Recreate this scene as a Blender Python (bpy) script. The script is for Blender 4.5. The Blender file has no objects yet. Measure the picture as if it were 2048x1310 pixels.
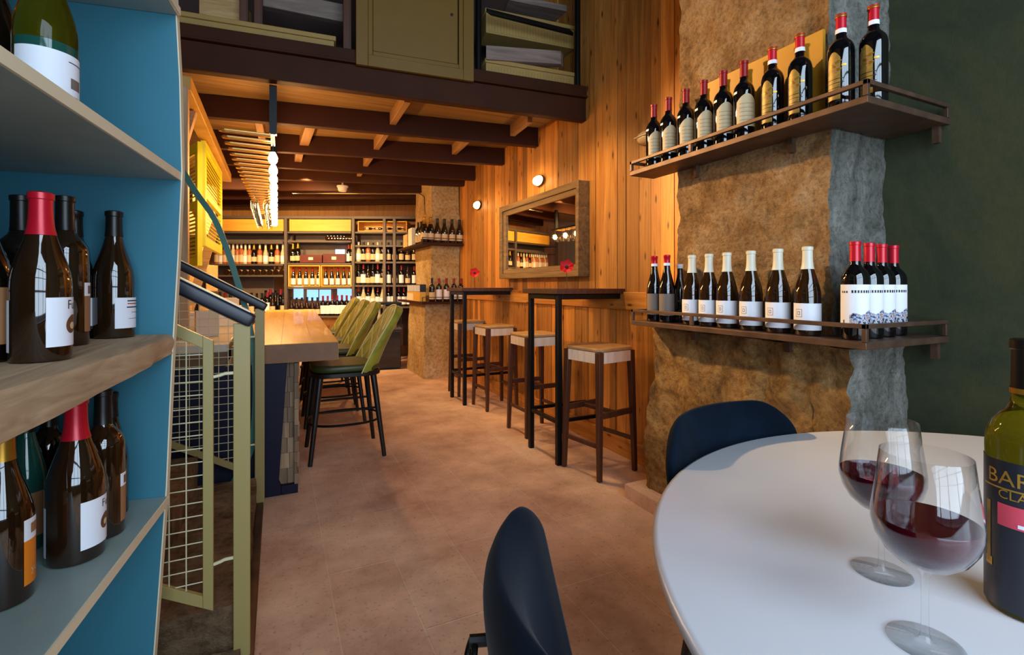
import bpy, bmesh, math, random
from mathutils import Vector, Matrix, noise
R = random.Random(7)
C = bpy.context.scene.collection
PI = math.pi
# ------------------------------------------------------------------ camera model (pixel -> room point)
F, HZ, H, YAW = 980.0, 572.0, 1.16, math.radians(25.6)
FW = Vector((math.sin(YAW), math.cos(YAW), 0)); RT = Vector((math.cos(YAW), -math.sin(YAW), 0))
def ray(px, py): return FW + RT*((px-1024)/F) + Vector((0, 0, (HZ-py)/F))
def at_d(px, py, d): return ray(px, py)*d + Vector((0, 0, H))
def at_z(px, py, z): r = ray(px, py); return r*((z-H)/r.z) + Vector((0, 0, H))
def at_x(px, py, x): r = ray(px, py); return r*(x/r.x) + Vector((0, 0, H))
def at_y(px, py, y): r = ray(px, py); return r*(y/r.y) + Vector((0, 0, H))

# ------------------------------------------------------------------ materials
def nt(name):
    m = bpy.data.materials.new(name); m.use_nodes = True
    n = m.node_tree.nodes; l = m.node_tree.links
    return m, n, l, n['Principled BSDF']
def srgb(c):
    if isinstance(c, str):
        c = [int(c[i:i+2], 16)/255 for i in (0, 2, 4)]
    return tuple(((x/12.92) if x <= .04045 else ((x+.055)/1.055)**2.4) for x in c[:3]) + (1,)
def plain(name, col, rough=.5, metal=0, spec=.5, trans=0, emit=None, estr=0, coat=0, sheen=0, ior=1.5, var=0, vscale=8, bump=0, bscale=60):
    m, n, l, b = nt(name); c = srgb(col)
    b.inputs['Base Color'].default_value = c; b.inputs['Roughness'].default_value = rough
    b.inputs['Metallic'].default_value = metal; b.inputs['Specular IOR Level'].default_value = spec
    b.inputs['Transmission Weight'].default_value = trans; b.inputs['IOR'].default_value = ior
    b.inputs['Coat Weight'].default_value = coat
    if sheen: b.inputs['Sheen Weight'].default_value = sheen; b.inputs['Sheen Roughness'].default_value = .4
    if emit: b.inputs['Emission Color'].default_value = srgb(emit); b.inputs['Emission Strength'].default_value = estr
    if var or bump:
        tc = n.new('ShaderNodeTexCoord')
    if var:
        no = n.new('ShaderNodeTexNoise'); no.inputs['Scale'].default_value = vscale; no.inputs['Detail'].default_value = 6
        cr = n.new('ShaderNodeValToRGB'); cr.color_ramp.elements[0].position = .3; cr.color_ramp.elements[1].position = .7
        cr.color_ramp.elements[0].color = tuple(x*(1-var) for x in c[:3])+(1,); cr.color_ramp.elements[1].color = tuple(min(1, x*(1+var)) for x in c[:3])+(1,)
        l.new(tc.outputs['Object'], no.inputs['Vector']); l.new(no.outputs['Fac'], cr.inputs['Fac']); l.new(cr.outputs['Color'], b.inputs['Base Color'])
    if bump:
        n2 = n.new('ShaderNodeTexNoise'); n2.inputs['Scale'].default_value = bscale; n2.inputs['Detail'].default_value = 8
        bp = n.new('ShaderNodeBump'); bp.inputs['Strength'].default_value = bump; bp.inputs['Distance'].default_value = .01
        l.new(tc.outputs['Object'], n2.inputs['Vector']); l.new(n2.outputs['Fac'], bp.inputs['Height']); l.new(bp.outputs['Normal'], b.inputs['Normal'])
    return m
def wood(name, c0, c1, axis='Z', scale=1.0, rough=.55, island=0, knots=0, coat=0):
    m, n, l, b = nt(name); b.inputs['Roughness'].default_value = rough; b.inputs['Coat Weight'].default_value = coat
    tc = n.new('ShaderNodeTexCoord'); mp = n.new('ShaderNodeMapping')
    s = {'Z': (26, 26, 1.6), 'Y': (26, 1.6, 26), 'X': (1.6, 26, 26)}[axis]
    mp.inputs['Scale'].default_value = tuple(x*scale for x in s)
    no = n.new('ShaderNodeTexNoise'); no.inputs['Scale'].default_value = 1; no.inputs['Detail'].default_value = 8; no.inputs['Distortion'].default_value = 1.2
    cr = n.new('ShaderNodeValToRGB'); cr.color_ramp.elements[0].position = .3; cr.color_ramp.elements[1].position = .72
    cr.color_ramp.elements[0].color = srgb(c0); cr.color_ramp.elements[1].color = srgb(c1)
    l.new(tc.outputs['Object'], mp.inputs['Vector']); l.new(mp.outputs['Vector'], no.inputs['Vector']); l.new(no.outputs['Fac'], cr.inputs['Fac'])
    out = cr.outputs['Color']
    if island:
        g = n.new('ShaderNodeNewGeometry'); ad = n.new('ShaderNodeVectorMath'); ad.operation = 'ADD'
        l.new(mp.outputs['Vector'], ad.inputs[0])
        mu = n.new('ShaderNodeMath'); mu.operation = 'MULTIPLY'; mu.inputs[1].default_value = 37
        l.new(g.outputs['Random Per Island'], mu.inputs[0]); l.new(mu.outputs[0], ad.inputs[1]); l.new(ad.outputs['Vector'], no.inputs['Vector'])
        mr = n.new('ShaderNodeMapRange'); mr.inputs['To Min'].default_value = 1-island; mr.inputs['To Max'].default_value = 1+island*.55
        l.new(g.outputs['Random Per Island'], mr.inputs['Value'])
        hs = n.new('ShaderNodeHueSaturation'); l.new(mr.outputs['Result'], hs.inputs['Value']); l.new(out, hs.inputs['Color']); out = hs.outputs['Color']
    if knots:
        mk = n.new('ShaderNodeMapping'); mk.inputs['Scale'].default_value = {'Z': (14, 14, 4.5), 'Y': (14, 4.5, 14), 'X': (4.5, 14, 14)}[axis]
        vo = n.new('ShaderNodeTexVoronoi'); vo.inputs['Scale'].default_value = 1
        l.new(tc.outputs['Object'], mk.inputs['Vector']); l.new(mk.outputs['Vector'], vo.inputs['Vector'])
        kr = n.new('ShaderNodeValToRGB'); kr.color_ramp.elements[0].position = .06; kr.color_ramp.elements[1].position = .17
        kr.color_ramp.elements[0].color = (1, 1, 1, 1); kr.color_ramp.elements[1].color = (0, 0, 0, 1)
        l.new(vo.outputs['Distance'], kr.inputs['Fac'])
        mx = n.new('ShaderNodeMix'); mx.data_type = 'RGBA'; mx.inputs[7].default_value = srgb(knots)
        l.new(kr.outputs['Color'], mx.inputs[0]); l.new(out, mx.inputs[6]); out = mx.outputs[2]
    l.new(out, b.inputs['Base Color'])
    bp = n.new('ShaderNodeBump'); bp.inputs['Strength'].default_value = .25; bp.inputs['Distance'].default_value = .004
    l.new(no.outputs['Fac'], bp.inputs['Height']); l.new(bp.outputs['Normal'], b.inputs['Normal'])
    return m
def stone(name, cols, scale=3.0, bump=.6, fine=40, rough=.9, streak=None, grain=.8, chisel=0):
    m, n, l, b = nt(name); b.inputs['Roughness'].default_value = rough; b.inputs['Specular IOR Level'].default_value = .2
    tc = n.new('ShaderNodeTexCoord'); mp = n.new('ShaderNodeMapping')
    if streak: mp.inputs['Scale'].default_value = streak
    no = n.new('ShaderNodeTexNoise'); no.inputs['Scale'].default_value = scale; no.inputs['Detail'].default_value = 12; no.inputs['Roughness'].default_value = .68; no.inputs['Distortion'].default_value = .6
    cr = n.new('ShaderNodeValToRGB'); el = cr.color_ramp.elements
    for i, c in enumerate(cols):
        p = .28 + .44*i/(len(cols)-1)
        e = el[i] if i < 2 else el.new(p)
        e.position = p; e.color = srgb(c)
    l.new(tc.outputs['Object'], mp.inputs['Vector']); l.new(mp.outputs['Vector'], no.inputs['Vector']); l.new(no.outputs['Fac'], cr.inputs['Fac'])
    n2 = n.new('ShaderNodeTexNoise'); n2.inputs['Scale'].default_value = fine; n2.inputs['Detail'].default_value = 10; n2.inputs['Roughness'].default_value = .75
    l.new(tc.outputs['Object'], n2.inputs['Vector'])
    fr = n.new('ShaderNodeValToRGB'); fr.color_ramp.elements[0].position = .36; fr.color_ramp.elements[0].color = (.42, .38, .34, 1); fr.color_ramp.elements[1].position = .54; fr.color_ramp.elements[1].color = (1, 1, 1, 1)
    l.new(n2.outputs['Fac'], fr.inputs['Fac'])
    fm = n.new('ShaderNodeMix'); fm.data_type = 'RGBA'; fm.blend_type = 'MULTIPLY'; fm.inputs[0].default_value = grain
    l.new(cr.outputs['Color'], fm.inputs[6]); l.new(fr.outputs['Color'], fm.inputs[7]); l.new(fm.outputs[2], b.inputs['Base Color'])
    ad = n.new('ShaderNodeMath'); ad.operation = 'ADD'; l.new(no.outputs['Fac'], ad.inputs[0]); l.new(n2.outputs['Fac'], ad.inputs[1])
    if chisel:
        m2 = n.new('ShaderNodeMapping'); m2.inputs['Rotation'].default_value = (math.radians(-32), 0, 0); m2.inputs['Scale'].default_value = (3, 3, 16)
        wv = n.new('ShaderNodeTexNoise'); wv.inputs['Scale'].default_value = 1; wv.inputs['Detail'].default_value = 6; wv.inputs['Distortion'].default_value = .5
        l.new(tc.outputs['Object'], m2.inputs['Vector']); l.new(m2.outputs['Vector'], wv.inputs['Vector'])
        mu = n.new('ShaderNodeMath'); mu.operation = 'MULTIPLY_ADD'; mu.inputs[1].default_value = chisel; l.new(wv.outputs['Fac'], mu.inputs[0]); l.new(ad.outputs[0], mu.inputs[2]); ad = mu
    bp = n.new('ShaderNodeBump'); bp.inputs['Strength'].default_value = bump; bp.inputs['Distance'].default_value = .05
    l.new(ad.outputs[0], bp.inputs['Height']); l.new(bp.outputs['Normal'], b.inputs['Normal'])
    return m
def floor_mat():
    m, n, l, b = nt('floor_stone'); b.inputs['Roughness'].default_value = .72; b.inputs['Specular IOR Level'].default_value = .3
    tc = n.new('ShaderNodeTexCoord'); mp = n.new('ShaderNodeMapping')
    mp.inputs['Rotation'].default_value = (0, 0, PI/2); mp.inputs['Location'].default_value = (-.28, -.185, 0)
    br = n.new('ShaderNodeTexBrick'); br.inputs['Scale'].default_value = 1; br.inputs['Mortar Size'].default_value = .004; br.inputs['Mortar Smooth'].default_value = .6
    br.inputs['Brick Width'].default_value = .95; br.inputs['Row Height'].default_value = .265
    br.inputs['Color1'].default_value = (.46, .46, .46, 1); br.inputs['Color2'].default_value = (.55, .55, .55, 1); br.inputs['Mortar'].default_value = (.68, .68, .68, 1)
    l.new(tc.outputs['Object'], mp.inputs['Vector']); l.new(mp.outputs['Vector'], br.inputs['Vector'])
    no = n.new('ShaderNodeTexNoise'); no.inputs['Scale'].default_value = 2.4; no.inputs['Detail'].default_value = 12; no.inputs['Roughness'].default_value = .65
    l.new(tc.outputs['Object'], no.inputs['Vector'])
    cr = n.new('ShaderNodeValToRGB'); cr.color_ramp.elements[0].position = .32; cr.color_ramp.elements[0].color = srgb('b58a70'); cr.color_ramp.elements[1].position = .68; cr.color_ramp.elements[1].color = srgb('eec6a6')
    l.new(no.outputs['Fac'], cr.inputs['Fac'])
    mx = n.new('ShaderNodeMix'); mx.data_type = 'RGBA'; mx.blend_type = 'OVERLAY'; mx.inputs[0].default_value = .55
    l.new(cr.outputs['Color'], mx.inputs[6]); l.new(br.outputs['Color'], mx.inputs[7])
    vo = n.new('ShaderNodeTexNoise'); vo.inputs['Scale'].default_value = 70; vo.inputs['Detail'].default_value = 4; l.new(tc.outputs['Object'], vo.inputs['Vector'])
    vr = n.new('ShaderNodeValToRGB'); vr.color_ramp.elements[0].position = .28; vr.color_ramp.elements[0].color = (.45, .45, .45, 1); vr.color_ramp.elements[1].position = .4; vr.color_ramp.elements[1].color = (1, 1, 1, 1)
    l.new(vo.outputs['Fac'], vr.inputs['Fac'])
    m2 = n.new('ShaderNodeMix'); m2.data_type = 'RGBA'; m2.blend_type = 'MULTIPLY'; m2.inputs[0].default_value = .7
    l.new(mx.outputs[2], m2.inputs[6]); l.new(vr.outputs['Color'], m2.inputs[7]); l.new(m2.outputs[2], b.inputs['Base Color'])
    bp = n.new('ShaderNodeBump'); bp.inputs['Strength'].default_value = .35; bp.inputs['Distance'].default_value = .006
    ad = n.new('ShaderNodeMath'); ad.operation = 'ADD'; l.new(no.outputs['Fac'], ad.inputs[0]); l.new(br.outputs['Fac'], ad.inputs[1])
    l.new(ad.outputs[0], bp.inputs['Height']); l.new(bp.outputs['Normal'], b.inputs['Normal'])
    return m

MT = {}
MT['floor'] = floor_mat()
MT['planks'] = wood('pine_planks', 'b06c26', 'de9c4a', 'Z', 1, .5, island=.5, knots='4a280e')
MT['plank_h'] = wood('pine_board', 'b06c26', 'd89848', 'Y', 1, .5, knots='5a3212')
MT['stone'] = stone('rough_stone', ['6e4c2c', 'b88a54', 'd8ac76', 'f0cea0'], 5.5, 1.0, 60, chisel=1.6)
MT['stone_base'] = stone('rubble_stone', ['5c4428', 'a67e4a', 'ccA063', 'e4c084'], 7, 1.0, 34)
MT['plaster_grey'] = stone('peeling_grey_plaster', ['56564c', '98988c', 'bebcb0', 'e6e2d6'], 6, 1.0, 50, streak=(1, 1, .5))
MT['far_stone'] = stone('tan_stone', ['ac8a58', 'c8a66c', 'dcbc86', 'e6caa0'], 2.5, .5, 30)
MT['green_wall'] = stone('green_plaster', ['232c20', '383e2c', '48482f', '3e3c2c'], 1.3, .18, 30, grain=.15)
MT['steps'] = stone('worn_step_stone', ['644c34', '9a7856', 'ba9872', 'd0b088'], 6, 1.0, 26)
MT['teal'] = plain('teal_paint', '357486', .55, var=.06, vscale=3)
MT['teal_grey'] = plain('grey_teal_paint', '90a29e', .45, var=.1, vscale=5)
MT['cream_edge'] = plain('cream_edge_band', 'e2d2b0', .5)
MT['old_plank'] = wood('weathered_plank', '9c7e5c', 'cbac88', 'Y', 1.4, .75)
MT['sage'] = plain('sage_metal_paint', '9c8a52', .45, bump=.03)
MT['wire'] = plain('pale_wire', 'd6cca4', .45)
MT['navy_rail'] = plain('dark_navy_rail', '1d1d28', .4)
MT['cream_line'] = plain('cream_paint', 'e6d9b8', .5)
MT['hose'] = plain('teal_band_metal', '27685a', .45)
MT['counter_wood'] = wood('oak_counter', 'bc9040', 'd8ae54', 'Y', .7, .42, coat=.1)
MT['counter_edge'] = plain('oak_shade_and_joint', '7c5638', .6, var=.15, vscale=14, bump=.1, bscale=90)  # oak darkened for shade on the counter end; also the joint lines
MT['navy'] = plain('navy_panel_paint', '14152a', .6, spec=.25)
MT['parquet'] = wood('reclaimed_parquet', '5a4230', 'a88866', 'Z', .8, .7, island=.4)
MT['black_metal'] = plain('black_metal', '151515', .4, .6)
MT['dark_steel'] = plain('dark_brown_steel', '3a1d0d', .6, 0, spec=.15, var=.15, vscale=4)
MT['rust_steel'] = plain('rusty_steel', '5e4636', .55, .6, var=.3, vscale=14)
MT['ply'] = wood('stained_plywood', '7c5c34', 'a88450', 'X', .5, .6)
MT['ply_dark'] = wood('dark_ceiling_board', '6b4a30', '8a6240', 'X', .5, .6)
MT['joist'] = wood('joist_timber', '8a6238', 'b08450', 'Y', .6, .6)
MT['velvet_navy'] = plain('navy_velvet', '08131f', .95, spec=.08, sheen=.05, var=.35, vscale=9)
MT['velvet_green'] = plain('green_velvet', '8c8c22', .7, sheen=.12, var=.25, vscale=12)
MT['piping'] = plain('pale_green_piping', 'ccc47c', .5)
MT['leather_green'] = plain('dark_green_leather', '3c4420', .4)
MT['black_wood'] = plain('black_stained_wood', '14110f', .38)
MT['walnut'] = wood('walnut_legs', '3a2014', '5c3420', 'Z', 1, .45)
MT['stool_side'] = wood('pale_stool_rail', 'dcc8b0', 'f0e0cc', 'Z', 1.5, .6)
MT['stool_top'] = plain('tan_stool_leather', 'b48c5c', .5, var=.12, vscale=20)
MT['table_white'] = plain('white_laminate', 'e4e4e8', .28, spec=.5)
MT['table_edge'] = plain('table_edge_band', 'd8c8b0', .4)
MT['glass'] = plain('clear_glass', 'ffffff', .0, trans=1, ior=1.13, coat=.5)
MT['wine'] = plain('red_wine', '4a0812', .02, trans=.1, ior=1.34)
MT['mirror'] = plain('mirror_silver', 'e0d8c8', .015, 1)
MT['mirror_frame'] = wood('bronze_frame_wood', '5a4226', '8a6a3e', 'Y', 1, .42)
MT['poppy'] = plain('poppy_red', 'd01018', .6)
MT['poppy_c'] = plain('poppy_heart', '1a0808', .6)
MT['stem'] = plain('stem_brown', '4a3820', .6)
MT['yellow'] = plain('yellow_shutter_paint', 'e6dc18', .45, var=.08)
MT['ochre'] = plain('ochre_board', 'c89022', .55, var=.08)
MT['ochre_beam'] = plain('ochre_beam_paint', 'b88a38', .5, var=.1)
MT['post_wood'] = wood('pale_post_timber', '9a7a54', 'c4a47c', 'Z', 1, .6)
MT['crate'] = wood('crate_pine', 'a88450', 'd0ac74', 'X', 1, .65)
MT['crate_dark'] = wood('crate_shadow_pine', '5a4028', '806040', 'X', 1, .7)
MT['box_ochre'] = wood('ochre_box_pine', 'd69a2c', 'e8b04a', 'X', .5, .5)
MT['shelf_grey'] = plain('grey_brown_shelf', '5c5048', .55, .2)
MT['panel_grey'] = plain('grey_brown_panel', '6a5c50', .6, var=.1)
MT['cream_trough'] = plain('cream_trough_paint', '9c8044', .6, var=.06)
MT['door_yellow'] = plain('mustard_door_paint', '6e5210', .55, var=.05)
MT['maroon'] = plain('dark_maroon_board', '321c16', .7, var=.3, vscale=3)
MT['old_grey_plank'] = wood('grey_weathered_plank', '6c5c54', '908074', 'X', 1, .8)
MT['ceil'] = plain('dark_ceiling_paint', '2a211c', .8)
MT['wallfront'] = plain('taupe_plaster', '8a7c6a', .8)
MT['cream_wall'] = wood('pine_panel_wall', '94602c', 'b47c3c', 'Z', .6, .6)
MT['cartonw'] = plain('white_carton', 'e6dcc4', .6)
MT['carton_y'] = plain('yellow_carton', 'd8a63c', .6)
MT['carton_red'] = plain('maroon_gift_box', '5e2018', .45)
MT['brass'] = plain('brass_rod', 'c09858', .3, .9)
MT['bulb'] = plain('bulb_glow', 'ffd9a0', .3, emit='ffc27c', estr=155)
MT['lamp'] = plain('lamp_glass_glow', 'fff0d0', .3, emit='ffcf8c', estr=14)
MT['lamp_off'] = plain('frosted_lamp_glass', 'c8b088', .25)
MT['pane'] = plain('daylit_pane', '9cc8ff', .3, emit='88bcff', estr=1.2)
MT['white_plastic'] = plain('white_plastic', 'e6dcc8', .4)
MT['chrome'] = plain('chrome', 'd0d0d0', .15, 1)
MT['stonew'] = plain('white_worktop', 'cfc4b0', .3)
# bottle materials
MT['g_dark'] = plain('dark_bottle_glass', '0e0a06', .04, spec=.7, coat=.5)
MT['g_brown'] = plain('brown_bottle_glass', '241408', .04, spec=.7, coat=.5)
MT['g_green'] = plain('olive_bottle_glass', '6c6412', .03, trans=.8, ior=1.3)
MT['g_black'] = plain('black_bottle_glass', '06070a', .05, spec=.7, coat=.5)
MT['g_clear'] = plain('pale_bottle_glass', 'c8b890', .08, spec=.6)
MT['g_rose'] = plain('rose_bottle_glass', 'a85a34', .08, spec=.6)
MT['g_teal'] = plain('teal_green_bottle_glass', '1c4a40', .05, spec=.6)
MT['c_red'] = plain('red_foil', 'c01428', .3, .2)
MT['c_dkred'] = plain('dark_red_foil', '8a1018', .35, .2)
MT['c_black'] = plain('black_foil', '17120f', .35, .2)
MT['c_cream'] = plain('cream_foil', 'd8d2bc', .4)
MT['c_gold'] = plain('gold_foil', 'b8862c', .3, .7)
MT['l_white'] = plain('white_paper_label', 'e8e8ee', .6)
MT['l_cream'] = plain('cream_paper_label', 'd2b88c', .65, var=.06, vscale=40)
MT['l_gold'] = plain('gold_paper_label', '9a7a34', .5, .3, var=.3, vscale=60)
MT['l_orange'] = plain('orange_paper_label', 'e07a10', .55)
MT['l_brown'] = plain('tan_paper_label', '9a6a44', .6)
MT['l_grey'] = plain('grey_paper_label', '75665c', .6)
MT['l_black'] = plain('black_paper_label', '23252d', .35)
MT['ink'] = plain('black_ink', '161414', .5)
MT['ink_gold'] = plain('gold_ink', 'c89c40', .35, .6)
MT['ink_red'] = plain('orange_ink', 'b4582c', .5)
MT['emb'] = plain('bronze_emblem', '7a5438', .4, .4, var=.4, vscale=90)
MT['pink'] = plain('pink_stripe', 'd8485c', .5)
def thin_glass():
    m, n, l, b = nt('clear_glass'); n.remove(b); o = n['Material Output']
    t = n.new('ShaderNodeBsdfTransparent'); t.inputs['Color'].default_value = (.985, .99, .99, 1); g = n.new('ShaderNodeBsdfGlossy'); g.inputs['Roughness'].default_value = .0
    lw = n.new('ShaderNodeLayerWeight'); pw = n.new('ShaderNodeMath'); pw.operation = 'POWER'; pw.inputs[1].default_value = 3.0; l.new(lw.outputs['Facing'], pw.inputs[0])
    f = n.new('ShaderNodeMath'); f.operation = 'MULTIPLY_ADD'; f.inputs[1].default_value = .95; f.inputs[2].default_value = .03; l.new(pw.outputs[0], f.inputs[0]); x = n.new('ShaderNodeMixShader')
    l.new(f.outputs[0], x.inputs[0]); l.new(t.outputs[0], x.inputs[1]); l.new(g.outputs[0], x.inputs[2]); l.new(x.outputs[0], o.inputs['Surface']); return m
MT['glass'] = thin_glass()
def scene_print():
    m, n, l, b = nt('landscape_print'); tc = n.new('ShaderNodeTexCoord'); no = n.new('ShaderNodeTexNoise'); no.inputs['Scale'].default_value = 120; no.inputs['Detail'].default_value = 3
    cr = n.new('ShaderNodeValToRGB'); e = cr.color_ramp.elements; e[0].position = .36; e[0].color = srgb('2a1c14'); e[1].position = .45; e[1].color = srgb('5a7ab0')
    for p, c in ((.52, 'd8d4d0'), (.6, '8a4434'), (.68, 'c8b8a0')): q = e.new(p); q.color = srgb(c)
    l.new(tc.outputs['Object'], no.inputs['Vector']); l.new(no.outputs['Fac'], cr.inputs['Fac']); l.new(cr.outputs['Color'], b.inputs['Base Color']); b.inputs['Roughness'].default_value = .6
    return m
MT['print'] = scene_print()

# ------------------------------------------------------------------ mesh builder
class MB:
    def __init__(s): s.v = []; s.f = []; s.mi = []; s.mats = []
    def mat(s, k):
        if k not in s.mats: s.mats.append(k)
        return s.mats.index(k)
    def add(s, vs, fs, k, M=None):
        o = len(s.v); i = s.mat(k)
        s.v += [tuple(M @ Vector(p)) if M else tuple(p) for p in vs]
        s.f += [tuple(o+j for j in f) for f in fs]; s.mi += [i]*len(fs); return s
    def box(s, x0, x1, y0, y1, z0, z1, k, M=None):
        v = [(x0, y0, z0), (x1, y0, z0), (x1, y1, z0), (x0, y1, z0), (x0, y0, z1), (x1, y0, z1), (x1, y1, z1), (x0, y1, z1)]
        return s.add(v, [(3, 2, 1, 0), (4, 5, 6, 7), (0, 1, 5, 4), (1, 2, 6, 5), (2, 3, 7, 6), (3, 0, 4, 7)], k, M)
    def hexa(s, bot, top, k):
        return s.add(list(bot)+list(top), [(3, 2, 1, 0), (4, 5, 6, 7), (0, 1, 5, 4), (1, 2, 6, 5), (2, 3, 7, 6), (3, 0, 4, 7)], k)
    def prism(s, poly, a, b, k, axis='Z', M=None):   # poly 2D list (ccw), extruded along axis
        n = len(poly)
        def P(p, t): return {'Z': (p[0], p[1], t), 'Y': (p[0], t, p[1]), 'X': (t, p[0], p[1])}[axis]
        v = [P(p, a) for p in poly] + [P(p, b) for p in poly]
        f = [tuple(range(n-1, -1, -1)), tuple(range(n, 2*n))] + [(i, (i+1) % n, n+(i+1) % n, n+i) for i in range(n)]
        return s.add(v, f, k, M)
    def tube(s, pts, r, k, n=8, closed=False, sq=None, cap=True):
        pts = [Vector(p) for p in pts]; m = len(pts); vs = []; fs = []
        t0 = (pts[1]-pts[0]).normalized(); up = Vector((0, 0, 1)) if abs(t0.z) < .9 else Vector((0, 1, 0))
        nx = t0.cross(up).normalized()
        for i, p in enumerate(pts):
            if closed: t = (pts[(i+1) % m]-pts[i-1]).normalized()
            else: t = (pts[min(i+1, m-1)]-pts[max(i-1, 0)]).normalized()
            nx = (nx - t*nx.dot(t)).normalized(); ny = t.cross(nx)
            ri = r[i] if isinstance(r, (list, tuple)) else r
            for j in range(n):
                a = 2*PI*(j+.5)/n
                if sq: cx, cy = sq; vx = math.copysign(cx, math.cos(a)); vy = math.copysign(cy, math.sin(a))
                else: vx = ri*math.cos(a); vy = ri*math.sin(a)
                vs.append(p + nx*vx + ny*vy)
        for i in range(m if closed else m-1):
            for j in range(n):
                a = i*n+j; b = i*n+(j+1) % n; c = ((i+1) % m)*n+(j+1) % n; d = ((i+1) % m)*n+j
                fs.append((a, b, c, d))
        if cap and not closed: fs += [tuple(range(n-1, -1, -1)), tuple((m-1)*n+j for j in range(n))]
        return s.add(vs, fs, k)
    def bar(s, p, q, w, h, k): return s.tube([p, q], 0, k, 4, sq=(w/2, h/2))
    def lathe(s, prof, k, n=24, M=None, close=True):
        vs = []; fs = []; ring = []
        for (r, z) in prof:
            if r < 1e-6: ring.append([len(vs)]); vs.append((0, 0, z))
            else:
                ring.append(list(range(len(vs), len(vs)+n)))
                vs += [(r*math.cos(2*PI*j/n), r*math.sin(2*PI*j/n), z) for j in range(n)]
        for a, b in zip(ring, ring[1:]):
            for j in range(n):
                j2 = (j+1) % n
                if len(a) == 1 and len(b) == 1: continue
                if len(a) == 1: fs.append((a[0], b[j2], b[j]))
                elif len(b) == 1: fs.append((a[j], a[j2], b[0]))
                else: fs.append((a[j], a[j2], b[j2], b[j]))
        return s.add(vs, fs, k, M)
    def patch(s, rf, a0, a1, z0, z1, k, n=16, nz=1, top=None, th=.0004):  # curved sheet on a cylinder; rf(z)->r
        vs = []; fs = []
        if not callable(rf): rr = rf; rf = lambda z: rr
        for i in range(n+1):
            a = a0+(a1-a0)*i/n; zt = z1 if top is None else top(i/n)
            for j in range(nz+1):
                z = z0+(zt-z0)*j/nz; r = rf(z); vs.append((r*math.cos(a), r*math.sin(a), z))
        for i in range(n):
            for j in range(nz):
                p = i*(nz+1)+j; fs.append((p, p+nz+1, p+nz+2, p+1))
        return s.add(vs, fs, k)
    def build(s, name, parent=None, ang=35, bev=0, seg=2, loc=None, rot=None, sub=0):
        me = bpy.data.meshes.new(name); me.from_pydata([tuple(p) for p in s.v], [], s.f)
        for k in s.mats: me.materials.append(MT[k])
        me.polygons.foreach_set('material_index', s.mi)
        bm = bmesh.new(); bm.from_mesh(me); bmesh.ops.recalc_face_normals(bm, faces=bm.faces); bm.to_mesh(me); bm.free()
        if ang:
            me.polygons.foreach_set('use_smooth', [True]*len(me.polygons)); me.set_sharp_from_angle(angle=math.radians(ang))
        me.update()
        o = bpy.data.objects.new(name, me); C.objects.link(o)
        if parent: o.parent = parent
        if loc: o.location = loc
        if rot: o.rotation_euler = rot
        if bev:
            b = o.modifiers.new('bevel', 'BEVEL'); b.width = bev; b.segments = seg; b.limit_method = 'ANGLE'; b.angle_limit = math.radians(40)
        if sub:
            m = o.modifiers.new('sub', 'SUBSURF'); m.levels = sub; m.render_levels = sub
        return o
def tag(o, label, cat, group=None, kind=None):
    o['label'] = label; o['category'] = cat
    if group: o['group'] = group
    if kind: o['kind'] = kind
    return o
def empty(name, loc, label, cat, group=None, rz=0):
    o = bpy.data.objects.new(name, None); C.objects.link(o); o.location = loc; o.rotation_euler = (0, 0, rz); o.empty_display_size = .05
    return tag(o, label, cat, group)
def struct(o, label=None):
    o['kind'] = 'structure'
    if label: o['label'] = label
    return o
def dup(root, loc, label, rz=None, group=None, scale=None):
    r = root.copy(); C.objects.link(r); r.location = loc; r['label'] = label
    if rz is not None: r.rotation_euler = (0, 0, rz)
    if group: r['group'] = group
    if scale: r.scale = scale
    for ch in list(root.children):
        c = ch.copy(); C.objects.link(c); c.parent = r
        for g in list(ch.children):
            d = g.copy(); C.objects.link(d); d.parent = c
    return r
def text_mesh(txt, size, key):
    cu = bpy.data.curves.new('t', 'FONT'); cu.body = txt; cu.size = size; cu.align_x = 'CENTER'; cu.extrude = 0; cu.resolution_u = 3
    o = bpy.data.objects.new('t', cu); C.objects.link(o); dg = bpy.context.evaluated_depsgraph_get(); dg.update()
    me = bpy.data.meshes.new_from_object(o.evaluated_get(dg))
    vs = [v.co.copy() for v in me.vertices]; fs = [tuple(p.vertices) for p in me.polygons]
    bpy.data.objects.remove(o); bpy.data.curves.remove(cu); bpy.data.meshes.remove(me)
    return vs, fs
def wrap_text(mb, txt, size, r, a, z, key):
    vs, fs = text_mesh(txt, size, key)
    mb.add([(r*math.cos(a+p.x/r), r*math.sin(a+p.x/r), z+p.y) for p in vs], fs, key)
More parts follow.
